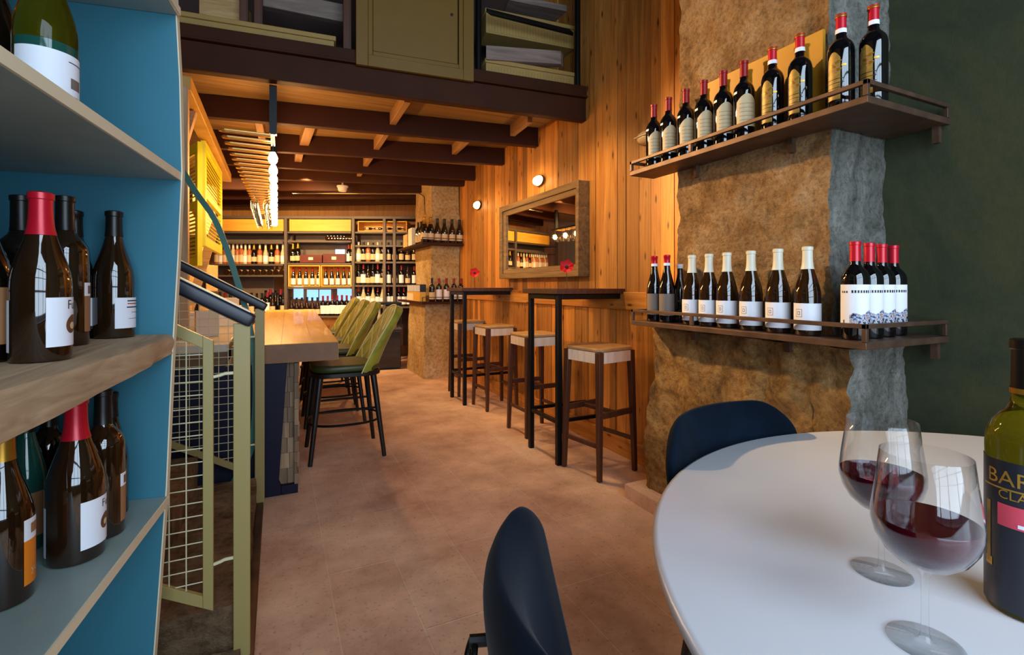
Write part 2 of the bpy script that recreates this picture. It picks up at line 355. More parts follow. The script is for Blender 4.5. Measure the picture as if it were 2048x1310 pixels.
def rough_box(name, x0, x1, y0, y1, z0, z1, res, amp, mats, seed=0, freq=3.0, shape=None, parent=None):
    """grid box with noisy faces; mats: function(normal)->key; shape(p)->p reshapes before noise"""
    vs = {}; V = []; Fc = []; K = []
    nx, ny, nz = [max(1, round((b-a)/res)) for a, b in ((x0, x1), (y0, y1), (z0, z1))]
    def vid(i, j, k):
        if (i, j, k) not in vs: vs[(i, j, k)] = len(V); V.append(Vector((x0+(x1-x0)*i/nx, y0+(y1-y0)*j/ny, z0+(z1-z0)*k/nz)))
        return vs[(i, j, k)]
    for (A, B, fix, nrm) in ((ny, nz, 0, -1), (ny, nz, nx, 1)):
        for a in range(A):
            for b in range(B): Fc.append([vid(fix, a, b), vid(fix, a+1, b), vid(fix, a+1, b+1), vid(fix, a, b+1)]); K.append(mats((nrm, 0, 0)))
    for (fix, nrm) in ((0, -1), (ny, 1)):
        for a in range(nx):
            for b in range(nz): Fc.append([vid(a, fix, b), vid(a+1, fix, b), vid(a+1, fix, b+1), vid(a, fix, b+1)]); K.append(mats((0, nrm, 0)))
    for (fix, nrm) in ((0, -1), (nz, 1)):
        for a in range(nx):
            for b in range(ny): Fc.append([vid(a, b, fix), vid(a+1, b, fix), vid(a+1, b+1, fix), vid(a, b+1, fix)]); K.append(mats((0, 0, nrm)))
    cen = Vector(((x0+x1)/2, (y0+y1)/2, 0)); out = []
    for p in V:
        q = shape(p) if shape else p.copy()
        s = Vector((seed*3.1, seed*1.7, seed))
        nv = noise.noise_vector(p*freq+s)*amp + noise.noise_vector(p*freq*3.3+s)*amp*.45 + noise.noise_vector(p*freq*8+s)*amp*.3
        nv.z *= .4
        if p.z <= z0+1e-6: nv.z = 0
        out.append(q+nv)
    mb = MB(); mb.v = [tuple(p) for p in out]; mb.f = [tuple(f) for f in Fc]; mb.mi = [mb.mat(k) for k in K]
    return mb.build(name, parent, ang=0 if False else 60)
ORD = ['first', 'second', 'third', 'fourth', 'fifth', 'sixth', 'seventh', 'eighth', 'ninth', 'tenth', 'eleventh', 'twelfth', 'thirteenth', 'fourteenth', 'fifteenth', 'sixteenth', 'seventeenth', 'eighteenth', 'nineteenth', 'twentieth']

# ================================================================== ROOM SHELL
WX = 2.15            # plank wall plane
GX = 2.08            # green plaster plane
o = MB().box(-2.6, 3.0, -2.9, 9.6, -.1, 0, 'floor').build('floor'); struct(o, 'worn pinkish stone slab floor')
# plank wall (right)
mb = MB(); y = 1.70
while y < 7.6:
    w = R.choice([.075, .09, .1, .115, .13]); t = R.uniform(0, .008)
    mb.box(WX-t, WX+.03, y+.0022, y+w-.0022, 1.12, 4.4, 'planks'); y += w
y = 1.70
while y < 7.6:
    w = R.choice([.07, .08, .095, .11]); t = R.uniform(0, .008)
    mb.box(WX-t, WX+.03, y+.0022, y+w-.0022, .0, 1.0, 'planks'); y += w
mb.box(WX+.03, WX+.08, 1.0, 8.2, 0, 4.4, 'crate_dark')
struct(mb.build('wall_right'), 'wall of vertical knotty pine boards')
struct(MB().box(WX-.022, WX+.03, 1.8, 7.0, 1.0, 1.12, 'plank_h').build('trim_1', bev=.003), 'horizontal pine rail across plank wall')
struct(MB().box(WX-.03, WX+.03, 1.8, 7.0, 0, .13, 'plank_h').build('baseboard_right', bev=.003), 'pine skirting board below plank wall')
struct(MB().box(GX, GX+.1, -2.9, 1.75, 0, 4.4, 'green_wall').build('wall_front_right'), 'mottled dark green plaster wall')
struct(MB().box(-2.6, -2.5, -2.9, 9.6, 0, 4.4, 'cream_wall').build('wall_left'))
struct(MB().box(-2.6, 3.0, -2.9, 9.6, 4.4, 4.5, 'ceil').build('ceiling'), 'dark ceiling high above')
# street side wall with a big window behind the viewer
wy = -1.62
mb = MB()
for b in ((-2.6, -1.55, 0, 4.4), (1.75, 2.3, 0, 4.4), (-1.55, 1.75, 0, .5), (-1.55, 1.75, 3.25, 4.4)):
    mb.box(b[0], b[1], wy-.15, wy, b[2], b[3], 'wallfront')
struct(mb.build('wall_front'))
mb = MB()
for x in (-1.55, -.73, .1, .92, 1.71): mb.box(x, x+.045, wy-.1, wy-.04, .5, 3.25, 'black_metal')
for z in (.5, 1.18, 1.86, 2.54, 3.21): mb.box(-1.55, 1.75, wy-.1, wy-.04, z, z+.045, 'black_metal')
struct(mb.build('window_1'), 'black framed street window')
# back wall, with daylit panes behind the racks
BE = Vector((math.cos(math.radians(24.5)), -math.sin(math.radians(24.5)), 0)); BN = Vector((BE.y, -BE.x, 0))  # BN points to the viewer
BD = 7.55; BO = at_d(628, 572, BD); BO.z = 0
def bs(px): return (px-628)*BD/F
def bz(py): return H+(HZ-py)*BD/F
def bp(s, n, z): q = BO+BE*s+BN*n; return Vector((q.x, q.y, z))
BM = Matrix(((BE.x, -BN.x, 0, BO.x), (BE.y, -BN.y, 0, BO.y), (0, 0, 1, 0), (0, 0, 0, 1)))   # local x along rack, y away from viewer
o = MB().box(-4.2, 2.6, .75, .85, 0, 4.4, 'cream_wall', BM).build('wall_back'); struct(o)
# low ceiling of the mezzanine
mb = MB()
def mz(x): return 3.4-.095*(x+.49)
mb.hexa([(-.7, mz(-.7)+.03, 2.60), (WX, mz(WX)+.03, 2.60), (WX, 9.4, 2.60), (-2.5, 9.4, 2.60)], [(-.7, mz(-.7)+.03, 2.64), (WX, mz(WX)+.03, 2.64), (WX, 9.4, 2.64), (-2.5, 9.4, 2.64)], 'ply')
struct(mb.build('mezzanine_deck'), 'stained board underside of the mezzanine'); bpy.data.objects['mezzanine_deck'].name = 'ceiling_mezzanine'
beams = [((368, 136), (1177, 242), 'front'), ((372, 229), (1082, 293), 'second'), ((457, 297), (1014, 329), 'third'), ((474, 329), (967, 361), 'fourth'), ((480, 356), (940, 372), 'fifth'), ((446, 378), (905, 386), 'sixth'), ((446, 398), (870, 397), 'seventh'), ((446, 412), (845, 408), 'eighth')]
for (a, b, nme) in beams:
    p = at_z(a[0], a[1], 2.43); q = at_z(b[0], b[1], 2.43)
    if q.x > WX-.005: q = p+(q-p)*((WX-.01-p.x)/(q.x-p.x))
    d = (q-p).normalized(); nrm = Vector((-d.y, d.x, 0))
    p -= d*(.15 if nme != 'front' else .12)
    mb = MB(); top = 2.597; th = .012
    z0 = 2.43; w = .07
    def L4(n0, n1, za, zb): mb.hexa([p+nrm*n0+Vector((0, 0, za-2.43)), q+nrm*n0+Vector((0, 0, za-2.43)), q+nrm*n1+Vector((0, 0, za-2.43)), p+nrm*n1+Vector((0, 0, za-2.43))], [p+nrm*n0+Vector((0, 0, zb-2.43)), q+nrm*n0+Vector((0, 0, zb-2.43)), q+nrm*n1+Vector((0, 0, zb-2.43)), p+nrm*n1+Vector((0, 0, zb-2.43))], 'dark_steel')
    L4(0, th, z0, top); L4(th, w, z0, z0+th); L4(th, w, top-th, top)
    struct(mb.build('ceiling_beam', bev=.002), nme+' dark steel channel under the mezzanine counted from the front')
    if nme == 'front':
        mb = MB(); L4(-.012, .05, 2.604, 2.69); L4(-.03, .0, 2.598, 2.612)
        struct(mb.build('trim_2', bev=.003), 'dark steel edge band on top of the front mezzanine beam')
# joists running into the depth
for (a, b, w, nme) in (((815, 205), (712, 362), .05, 'long joist in the middle of the low ceiling'), ((1060, 245), (1015, 280), .045, 'short joist stub near plank wall in front bay'), ((935, 285), (902, 315), .045, 'short joist stub near plank wall in second bay'), ((622, 252), (608, 292), .08, 'pale timber block beside hanging glass rack'), ((517, 247), (525, 282), .06, 'pale timber block above the first rack loops'), ((600, 305), (594, 334), .07, 'pale timber block in third bay over the counter')):
    p = at_z(a[0], a[1], 2.5); q = at_z(b[0], b[1], 2.5); d = (q-p).normalized(); nr = Vector((d.y, -d.x, 0))*w/2
    mb = MB(); mb.hexa([p-nr, p+nr, q+nr, q-nr], [v+Vector((0, 0, .1)) for v in (p-nr, p+nr, q+nr, q-nr)], 'joist')
    struct(mb.build('ceiling_joist', bev=.003), nme)

# ================================================================== STONE PILLARS
def m_pil(n): return 'plaster_grey' if n[1] < 0 else 'stone'
o = rough_box('stone_pillar', 1.755, 2.14, 1.065, 1.79, .95, 4.4, .02, .024, m_pil, 1, 3.4)
struct(o, 'rough stone pillar shaft with grey plastered side')
def shp(p):
    t = max(0, min(1, p.z/.96)); q = p.copy()
    if p.x < 1.9: q.x += .10*(1-t)*(1 if p.y > 1.3 else .6)
    if p.y > 1.8: q.y += .18*(1-t)
    if p.y < 1.1: q.y += .05*(1-t)
    return q
def m_base(n): return 'plaster_grey' if n[1] < 0 else 'stone_base'
o = rough_box('stone_pillar_base', 1.72, 2.12, .98, 1.93, 0, .945, .02, .034, m_base, 4, 3.6, shp)
struct(o, 'wide rubble stone footing under the pillar')
o = rough_box('stone_plinth', 1.72, 1.98, 1.90, 2.16, 0, .075, .03, .006, lambda n: 'floor', 6, 3)
struct(o, 'low worn stone block at foot of the pillar')
o = rough_box('stone_pillar', 1.77, 2.14, 6.06, 6.85, .96, 2.6, .06, .015, lambda n: 'far_stone', 9, 2.0)
struct(o, 'tan stone pillar at far end of plank wall')
def shp2(p):
    q = p.copy(); t = max(0, min(1, p.z/.93))
    if p.x < 1.8: q.x -= .04*(1-t)
    if p.y < 6.3: q.y -= .05*(1-t)
    return q
o = rough_box('stone_pillar_base', 1.68, 2.14, 6.03, 6.85, 0, .93, .06, .015, lambda n: 'far_stone', 12, 2.5, shp2)
struct(o, 'tan stone footing of the far pillar')
# ================================================================== BOTTLES
def prof(kind, h, r):
    if kind == 'bordeaux': p = [(0, .006), (.75, .0), (.96, .004), (1, .02), (1, .60), (.985, .635), (.93, .665), (.82, .695), (.66, .72), (.5, .742), (.415, .765), (.385, .79), (.37, .86), (.365, .962), (.41, .966), (.41, .995), (.3, 1.0), (0, 1.0)]
    elif kind == 'champagne': p = [(0, .01), (.75, .0), (.96, .004), (1, .02), (1, .42), (.97, .50), (.88, .58), (.72, .66), (.55, .74), (.42, .81), (.36, .88), (.35, .945), (.42, .95), (.42, .985), (.34, 1), (0, 1)]
    else: p = [(0, .006), (.75, .0), (.96, .004), (1, .02), (1, .43), (.985, .48), (.93, .53), (.84, .58), (.72, .635), (.6, .69), (.49, .745), (.42, .79), (.385, .84), (.37, .9), (.365, .955), (.41, .96), (.41, .992), (.3, 1), (0, 1)]
    return [(a*r, b*h) for a, b in p]
def prad(P):
    def f(z):
        for (r0, z0), (r1, z1) in zip(P, P[1:]):
            if z1 > z0 and z0 <= z <= z1: return r0+(r1-r0)*(z-z0)/(z1-z0)
        return P[-2][0]
    return f
def capsule(mb, P, h, zc, k, n, e=.0009, band=None, top=None):
    f = prad(P); zs = sorted(set([zc*h] + [z for (r, z) in P if z > zc*h and r > 0]))
    pr = [(f(z)+e if z < h*.999 else f(z)+e, z+(e if z > h*.99 else 0)) for z in zs]
    pr.append((0, h+e)); mb.lathe(pr, k, n)
def bottle(kind, h, r, glass, cap, capz, loc, label, cat='wine bottle', group=None, seg=40, lab=None, name='wine_bottle', face=None, band=None, back=None):
    """lab(mb, P, face) draws the paper label; face = azimuth towards viewer"""
    e = empty(name, loc, label, cat, group)
    P = prof(kind, h, r)
    MB().lathe(P, glass, seg).build('bottle_glass', e, 50)
    mb = MB(); capsule(mb, P, h, capz, cap, seg); c = mb.build('capsule', e, 50)
    if band:
        for (zb0, zb1, kk) in band:
            m2 = MB(); f = prad(P); m2.lathe([(f(z*h)+.0016, z*h) for z in (zb0, (zb0+zb1)/2, min(zb1, .999))]+([(0, h+.0014)] if zb1 >= 1 else []), kk, seg); m2.build('foil_band', c, 50)
    if face is None: face = math.atan2(-loc[1], -loc[0])
    if lab:
        m3 = MB(); lab(m3, P, face); m3.build('paper_label', e, 60)
    if back:
        m3 = MB(); m3.patch(r+.0006, face+math.radians(back[0]), face+math.radians(back[1]), back[2]*h, back[3]*h, 'l_white', 10); m3.build('back_label', e, 60)
    return e
def lab_simple(k, a0, a1, z0, z1, extra=None, e=.0006):
    def f(mb, P, fc):
        r = P[3][0]+e; h = P[-1][1]
        mb.patch(r, fc+math.radians(a0), fc+math.radians(a1), z0*h, z1*h, k, 20)
        if extra: extra(mb, r+.0003, fc, h)
    return f
# ================================================================== LEFT SHELF UNIT
SF = Vector((-.235, 1.53, 0)); SD = Vector((-.113, -.9936, 0)); SL = Vector((-.985, .172, 0))
unit = empty('shelving_unit', (SF.x, SF.y, 0), 'tall teal painted shelving unit with one rough wood shelf', 'shelving')
def sp(t, l, z): q = SD*t+SL*l; return Vector((q.x, q.y, z))     # local to SF
ZS = [(.12, .10, 'teal_grey'), (.615, .595, 'teal_grey'), (1.035, .985, 'old_plank'), (1.457, 1.436, 'teal_grey'), (1.885, 1.865, 'teal_grey')]
offs = [(0, -.07), (.195, -.055), (.42, -.04), (.64, -.026), (.85, -.018), (1.0, -.012), (1.23, 0), (1.456, .009), (1.7, .004), (1.91, -.006), (2.3, -.03)]
mb = MB(); th = .02
n = len(offs); vs = []
for z, of in offs:
    for (t, l) in ((0, -of), (0, .56), (-th, .56), (-th, -of)): vs.append(sp(t, l, z))
fs = [(0, 1, 2, 3), tuple(4*(n-1)+i for i in (3, 2, 1, 0))]
for i in range(n-1):
    for j in range(4): fs.append((4*i+j, 4*i+(j+1) % 4, 4*i+4+(j+1) % 4, 4*i+4+j))
mb.add(vs, fs, 'teal'); mb.build('end_panel', unit, 25)
vs = []
for z, of in offs:
    for (t, l) in ((.0005, -of), (-th-.0005, -of), (-th-.0005, -of-.003), (.0005, -of-.003)): vs.append(sp(t, l, z))
mb = MB(); mb.add(vs, fs, 'cream_edge'); o = mb.build('edge_band', unit, 25); o['label'] = 'cream edge strip of the end panel'
mb = MB(); mb.hexa([sp(-th, .54, 0), sp(1.25, .54, 0), sp(1.25, .56, 0), sp(-th, .56, 0)], [sp(-th, .54, 2.3), sp(1.25, .54, 2.3), sp(1.25, .56, 2.3), sp(-th, .56, 2.3)], 'teal'); mb.build('back_panel', unit)
mb = MB(); mb.hexa([sp(1.25, .0, 0), sp(1.27, .0, 0), sp(1.27, .56, 0), sp(1.25, .56, 0)], [sp(1.25, .0, 2.3), sp(1.27, .0, 2.3), sp(1.27, .56, 2.3), sp(1.25, .56, 2.3)], 'teal'); mb.build('end_panel', unit)
for (zt, zb, k) in ZS:
    mb = MB(); of = -.004
    if k == 'old_plank':
        N = 36; vs = []; fs = []
        for i in range(N+1):
            t = 1.245*i/N+.0008; wv = (noise.noise(Vector((t*5, 0, 3)))*.014+noise.noise(Vector((t*17, 2, 0)))*.004)*min(1, t*6)
            wv2 = noise.noise(Vector((t*6, 5, 3)))*.01; zb = .985-.03*min(1, t/.7); wv += .016*max(0, 1-t/.2)
            prof_ = [(.535, zt), (.02, zt), (-.006+wv, zt-.006), (-.010+wv, zt-.022), (-.004+wv+wv2, zb+.006), (.01, zb), (.535, zb)]
            vs += [sp(t, l, z) for l, z in prof_]
        m_ = 7
        for i in range(N):
            for j in range(m_): fs.append((i*m_+j, i*m_+(j+1) % m_, (i+1)*m_+(j+1) % m_, (i+1)*m_+j))
        fs += [tuple(range(m_)), tuple(N*m_+j for j in range(m_-1, -1, -1))]
        mb.add(vs, fs, k); o = mb.build('shelf', unit, 50); o['label'] = 'thick rough timber shelf'
    else:
        of0 = {.615: .022, .12: .055}.get(zt, of)
        mb.hexa([sp(.001, of0, zb), sp(1.248, of, zb), sp(1.248, .538, zb), sp(.001, .538, zb)], [sp(.001, of0, zt), sp(1.248, of, zt), sp(1.248, .538, zt), sp(.001, .538, zt)], k)
        s_ = mb.build('shelf', unit, bev=.002)
        mb = MB(); mb.hexa([sp(.001, of0-.004, zb), sp(1.248, of-.004, zb), sp(1.248, of, zb), sp(.001, of0, zb)], [sp(.001, of0-.004, zt), sp(1.248, of-.004, zt), sp(1.248, of, zt), sp(.001, of0, zt)], 'cream_edge'); mb.build('edge_band', s_)

def spos(px, d, z): q = at_d(px, 572, d); return (q.x, q.y, z+.001)
def fan_label(mb, P, fc):
    r = P[3][0]+.0006; h = P[-1][1]; rd = math.radians
    mb.patch(r, fc+rd(8), fc+rd(112), .085*h, .375*h, 'l_white', 24)
    wrap_text(mb, 'Fun', .022, r+.0004, fc+rd(74), .305*h, 'ink')
    vs = [(r+.0005, 0)]; N = 28; a0 = fc+rd(67); z0 = .215*h; pts = [((r+.0006)*math.cos(a0), (r+.0006)*math.sin(a0), z0)]
    for i in range(N):
        t = 2*PI*i/N; q = 1+.12*math.sin(2*t+.6); a = a0+.0125*q*math.cos(t)/r; pts.append(((r+.0006)*math.cos(a), (r+.0006)*math.sin(a), z0+.0165*q*math.sin(t)))
    mb.add(pts, [(0, 1+i, 1+(i+1) % N) for i in range(N)], 'emb')
    pts = [((r+.0009)*math.cos(a0), (r+.0009)*math.sin(a0), z0-.003)]
    for i in range(N):
        t = 2*PI*i/N; a = a0+.006*math.cos(t)/r; pts.append(((r+.0009)*math.cos(a), (r+.0009)*math.sin(a), z0-.003+.006*math.sin(t)))
    mb.add(pts, [(0, 1+i, 1+(i+1) % N) for i in range(N)], 'l_cream')
def stripe_label(mb, P, fc):
    r = P[3][0]+.0006; h = P[-1][1]; rd = math.radians
    mb.patch(r, fc+rd(2), fc+rd(105), .075*h, .315*h, 'l_white', 24)
    for z, k, a in ((.29, 'ink', 36), (.268, 'ink_red', 36), (.24, 'ink', 34)): mb.patch(r+.0004, fc+rd(a), fc+rd(95), (z-.005)*h, (z+.004)*h, k, 14)
    mb.patch(r+.0004, fc+rd(50), fc+rd(95), .197*h, .2*h, 'ink', 10); mb.patch(r+.0004, fc+rd(40), fc+rd(80), .148*h, .151*h, 'ink', 10)
def orange_label(mb, P, fc):
    r = P[3][0]+.0006; h = P[-1][1]; rd = math.radians
    mb.patch(r, fc+rd(38), fc+rd(118), .09*h, .34*h, 'l_orange', 18); mb.patch(r, fc+rd(38), fc+rd(118), .34*h, .46*h, 'l_white', 18)
    mb.patch(r+.0004, fc+rd(55), fc+rd(85), .375*h, .43*h, 'l_brown', 8)
    wrap_text(mb, 'yo', .018, r+.0004, fc+rd(68), .15*h, 'l_cream')
def side_tan(mb, P, fc):
    r = P[3][0]+.0006; h = P[-1][1]; rd = math.radians
    mb.patch(r, fc+rd(48), fc+rd(130), .09*h, .33*h, 'l_brown', 14); mb.patch(r, fc+rd(48), fc+rd(130), .33*h, .42*h, 'l_white', 14)
    mb.patch(r+.0004, fc+rd(62), fc+rd(78), .345*h, .40*h, 'emb', 6)
bottle('burgundy', .28, .040, 'g_brown', 'c_red', .745, spos(82, .82, 1.035), 'red capped bottle with white label on rough wood shelf', lab=fan_label, back=(-104, -66, .06, .36), group='bottles on the teal shelving unit')
bottle('burgundy', .305, .042, 'g_brown', 'c_black', .80, spos(228, 1.19, 1.035), 'black capped bottle with striped white label standing beside end panel', lab=stripe_label, back=(-110, -70, .075, .315), group='bottles on the teal shelving unit')
bottle('bordeaux', .312, .040, 'g_brown', 'c_black', .77, spos(130, 1.03, 1.035), 'dark broad shouldered bottle behind the red capped one on wood shelf', lab=side_tan, group='bottles on the teal shelving unit')
bottle('bordeaux', .305, .041, 'g_dark', 'c_black', .77, spos(42, .985, 1.035), 'dark unlabelled bottle peeping over red cap on wood shelf', group='bottles on the teal shelving unit')
bottle('burgundy', .30, .036, 'g_dark', 'c_black', .80, spos(150, 1.15, 1.035), 'slim dark bottle half hidden at the back of wood shelf', lab=lab_simple('l_white', 20, 100, .1, .32), group='bottles on the teal shelving unit')
bottle('burgundy', .29, .040, 'g_dark', 'c_black', .78, spos(-42, .80, 1.035), 'dark bottle with tan label cut off by the picture edge on wood shelf', lab=lab_simple('l_brown', 20, 110, .1, .42), group='bottles on the teal shelving unit')
bottle('burgundy', .305, .041, 'g_brown', 'c_gold', .80, spos(5, .845, .615), 'tall brown bottle with orange and white label on lower shelf', lab=orange_label, group='bottles on the teal shelving unit')
bottle('burgundy', .32, .047, 'g_brown', 'c_red', .745, spos(152, .985, .615), 'red capped bottle with white label on lower painted shelf', lab=fan_label, back=(-104, -66, .06, .36), group='bottles on the teal shelving unit')
bottle('bordeaux', .315, .039, 'g_brown', 'c_black', .77, spos(206, 1.075, .615), 'dark broad shouldered bottle behind red capped one on lower shelf', lab=side_tan, group='bottles on the teal shelving unit')
bottle('burgundy', .29, .034, 'g_dark', 'c_black', .80, spos(222, 1.17, .615), 'slim dark bottle against end panel on lower shelf', group='bottles on the teal shelving unit')
bottle('bordeaux', .30, .038, 'g_dark', 'c_black', .77, spos(98, 1.10, .615), 'dark unlabelled bottle behind red cap on lower shelf', group='bottles on the teal shelving unit')
bottle('burgundy', .30, .034, 'g_teal', 'c_black', .80, spos(52, 1.02, .615), 'dark green bottle with tan label standing between two others on lower shelf', lab=lab_simple('l_brown', -30, 110, .1, .4), group='bottles on the teal shelving unit')
def top_lab(mb, P, fc):
    r = P[3][0]+.0006; h = P[-1][1]; rd = math.radians
    mb.patch(r, fc-rd(60), fc+rd(120), .1*h, .33*h, 'l_white', 30); mb.patch(r, fc-rd(60), fc+rd(120), .33*h, .38*h, 'g_teal', 30)
    mb.patch(r+.0004, fc+rd(45), fc+rd(75), .14*h, .2*h, 'l_grey', 8); mb.patch(r+.0004, fc+rd(40), fc+rd(80), .285*h, .29*h, 'ink', 8)
bottle('burgundy', .30, .043, 'g_green', 'c_gold', .80, spos(92, .845, 1.457), 'olive green bottle with white label on highest visible shelf', lab=top_lab, group='bottles on the teal shelving unit')
bottle('burgundy', .30, .040, 'g_dark', 'c_black', .80, spos(-22, .85, 1.457), 'dark bottle beside the olive green one at top shelf', group='bottles on the teal shelving unit')

# ================================================================== STAIR + RAILINGS
for i in range(5):
    x1 = -.10-.26*i; z1 = .16+.15*i
    o = rough_box('stair_step', x1-.28, x1, 1.76, 2.88, .0 if i == 0 else z1-.17, z1, .045, .012 if i else .014, lambda n: 'steps', 20+i, 4)
    struct(o, ORD[i]+' worn stone step of the staircase from the floor')
struct(MB().box(-.10, -.065, 1.20, 2.9, 0, .022, 'rust_steel').build('trim_3', bev=.004), 'dark metal strip edging the floor by the steps')
o = rough_box('stair_curb', -.62, -.102, 1.56, 1.72, 0, .05, .04, .010, lambda n: 'steps', 31, 5); struct(o, 'worn stone kerb at side of the staircase')
def railing(y, xp, zt, lab1, px_first):
    e = empty('stair_railing', (xp, y, 0), lab1, 'railing', 'stair railings')
    sl = .57
    MB().box(-.023, .023, -.006, .006, 0, zt-.005, 'sage').build('post', e, bev=.002)
    # handrail
    a = Vector((.03, 0, zt)); b = Vector((-1.15, 0, zt+1.18*sl))
    mb = MB(); d = (b-a).normalized(); nrm = Vector((d.z, 0, -d.x))
    ring = []; N = 24; vs = []; fs = []
    M_ = [(0, .8), (.004, .93), (.012, 1), (.03, 1), (1.1, 1), (1.45, 1)]
    for (s_, k) in M_:
        c = a+d*s_
        for j in range(N):
            t = 2*PI*j/N; vs.append(c+nrm*(.021*k*math.copysign(abs(math.cos(t))**.45, math.cos(t)))+Vector((0, .022*k*math.copysign(abs(math.sin(t))**.45, math.sin(t)), 0)))
    for i in range(len(M_)-1):
        for j in range(N): fs.append((i*N+j, i*N+(j+1) % N, (i+1)*N+(j+1) % N, (i+1)*N+j))
    fs += [tuple(range(N)), tuple((len(M_)-1)*N+j for j in range(N-1, -1, -1))]
    mb.add(vs, fs, 'navy_rail'); hr = mb.build('handrail', e, 50)
    mb = MB(); mb.hexa([a+d*.02+nrm*.0212+Vector((0, -.019, 0)), a+d*.02+nrm*.0212+Vector((0, .019, 0)), b+nrm*.0212+Vector((0, .019, 0)), b+nrm*.0212+Vector((0, -.019, 0))], [a+d*.02+nrm*.0245+Vector((0, -.019, 0)), a+d*.02+nrm*.0245+Vector((0, .019, 0)), b+nrm*.0245+Vector((0, .019, 0)), b+nrm*.0245+Vector((0, -.019, 0))], 'cream_line'); mb.build('top_strip', hr)
    # infill frame (parallelogram)
    xr = -.075; xl = -1.0; zr0 = .185; zr1 = zt-.055
    def zz(x, base): return base+(xr-x)*sl
    def fr(p0, p1, p2, p3, nm):
        mb = MB(); mb.hexa([(p[0], -.008, p[1]) for p in (p0, p1, p2, p3)], [(p[0], .008, p[1]) for p in (p0, p1, p2, p3)], 'sage'); mb.build(nm, e, bev=.0015)
    w = .027; wz = .036
    fr((xr-w, zz(xr-w, zr0)), (xr, zr0), (xr, zr1), (xr-w, zz(xr-w, zr1)), 'stile')
    fr((xl, zz(xl, zr1)-wz), (xr-w, zz(xr-w, zr1)-wz), (xr-w, zz(xr-w, zr1)), (xl, zz(xl, zr1)), 'top_bar')
    fr((xl, zz(xl, zr0)), (xr-w, zz(xr-w, zr0)), (xr-w, zz(xr-w, zr0)+wz), (xl, zz(xl, zr0)+wz), 'bottom_bar')
    mb = MB(); g = .042; x = xr-w-g
    while x > xl:
        mb.tube([(x, -.002, zz(x, zr0)+wz*.6), (x, -.002, zz(x, zr1)-wz*.6)], .0018, 'wire', 5); x -= g
    z = zr0+.05
    while z < zz(xl, zr1):
        xa = min(xr-w*.5, xr-(z-zr1+wz)/sl) if z > zr1-wz else xr-w*.5
        xb = max(xl, xr-(z-zr0-wz*.4)/sl)
        if xa-xb > .02: mb.tube([(xa, .0018, z), (xb, .0018, z)], .0018, 'wire', 5)
        z += .04
    mb.build('wire_mesh', e)
    for z in (.325, .89 if zt > 1.0 else .86):
        MB().tube([(xr, 0, z-.004), (xr+.018, 0, z), (xr+.03, 0, z+.004), (-.023, 0, z+.004)], .005, 'wire', 8).build('bracket', e)
    return e
railing(1.72, -.098, 1.05, 'sage green stair railing with navy handrail nearest the teal shelves', 0)
railing(2.90, -.083, 1.045, 'sage green stair railing in front of the bar counter end', 0)
hp = [Vector(p) for p in ((-.60, 2.965, 1.99), (-.451, 2.965, 1.773), (-.376, 2.965, 1.64), (-.292, 2.965, 1.504), (-.229, 2.965, 1.323), (-.178, 2.965, 1.139), (-.138, 2.965, .978), (-.115, 2.965, .817), (-.105, 2.965, .628), (-.112, 2.965, .414), (-.131, 2.965, .269), (-.213, 2.965, .123), (-.30, 2.965, .035))]
def smooth(pts, k=4):
    out = []
    for i in range(len(pts)-1):
        p0, p1, p2, p3 = pts[max(i-1, 0)], pts[i], pts[i+1], pts[min(i+2, len(pts)-1)]
        for j in range(k):
            t = j/k; out.append(.5*((2*p1)+(p2-p0)*t+(2*p0-5*p1+4*p2-p3)*t*t+(3*p1-p0-3*p2+p3)*t*t*t))
    return out+[pts[-1]]
tag(MB().tube(smooth(hp), 0, 'hose', 4, sq=(.009, .014)).build('curved_band', None, 30), 'curved teal metal band sweeping down behind the railings', 'metal band')

# ================================================================== BAR COUNTER
cnt = empty('bar_counter', (.1, 3.0, 0), 'long bar counter with thick oak top and navy base', 'bar counter')
def LC(x, y, z): return (x-.1, y-3.0, z)
CXR = lambda y: .319+.0325*(y-2.98)
mb = MB(); mb.hexa([LC(-.22, 2.98, .735), LC(.319, 2.98, .735), LC(CXR(7.3), 7.3, .735), LC(-.12, 7.3, .735)], [LC(-.22, 2.98, .84), LC(.319, 2.98, .84), LC(CXR(7.3), 7.3, .84), LC(-.12, 7.3, .84)], 'counter_wood')
mb.build('countertop', cnt, bev=.004)
o = MB().box(-.319, .216, -.0235, -.0205, .738, .837, 'counter_edge').build('shaded_end', cnt); o['label'] = 'sawn end of the oak top, darkened for shade'  # thin slab over the end, its darker colour mostly stands for shade
# thin joint lines inlaid on the top
mb = MB()
for (x0, y0, x1, y1) in ((.02, 2.985, .09, 7.28), (.19, 3.4, .23, 4.75), (-.22, 5.2, .38, 5.2), (.02, 4.1, .34, 4.1)):
    d = Vector((x1-x0, y1-y0, 0)).normalized(); nr = Vector((-d.y, d.x, 0))*.0012
    a = Vector(LC(x0, y0, .8402)); b = Vector(LC(x1, y1, .8402)); mb.add([a-nr, b-nr, b+nr, a+nr], [(0, 1, 2, 3)], 'counter_edge')
mb.build('board_joints', cnt)
mb = MB(); mb.box(-.35, .085-.1, .06, 4.2, .0, .733, 'navy'); mb.build('base_carcass', cnt)
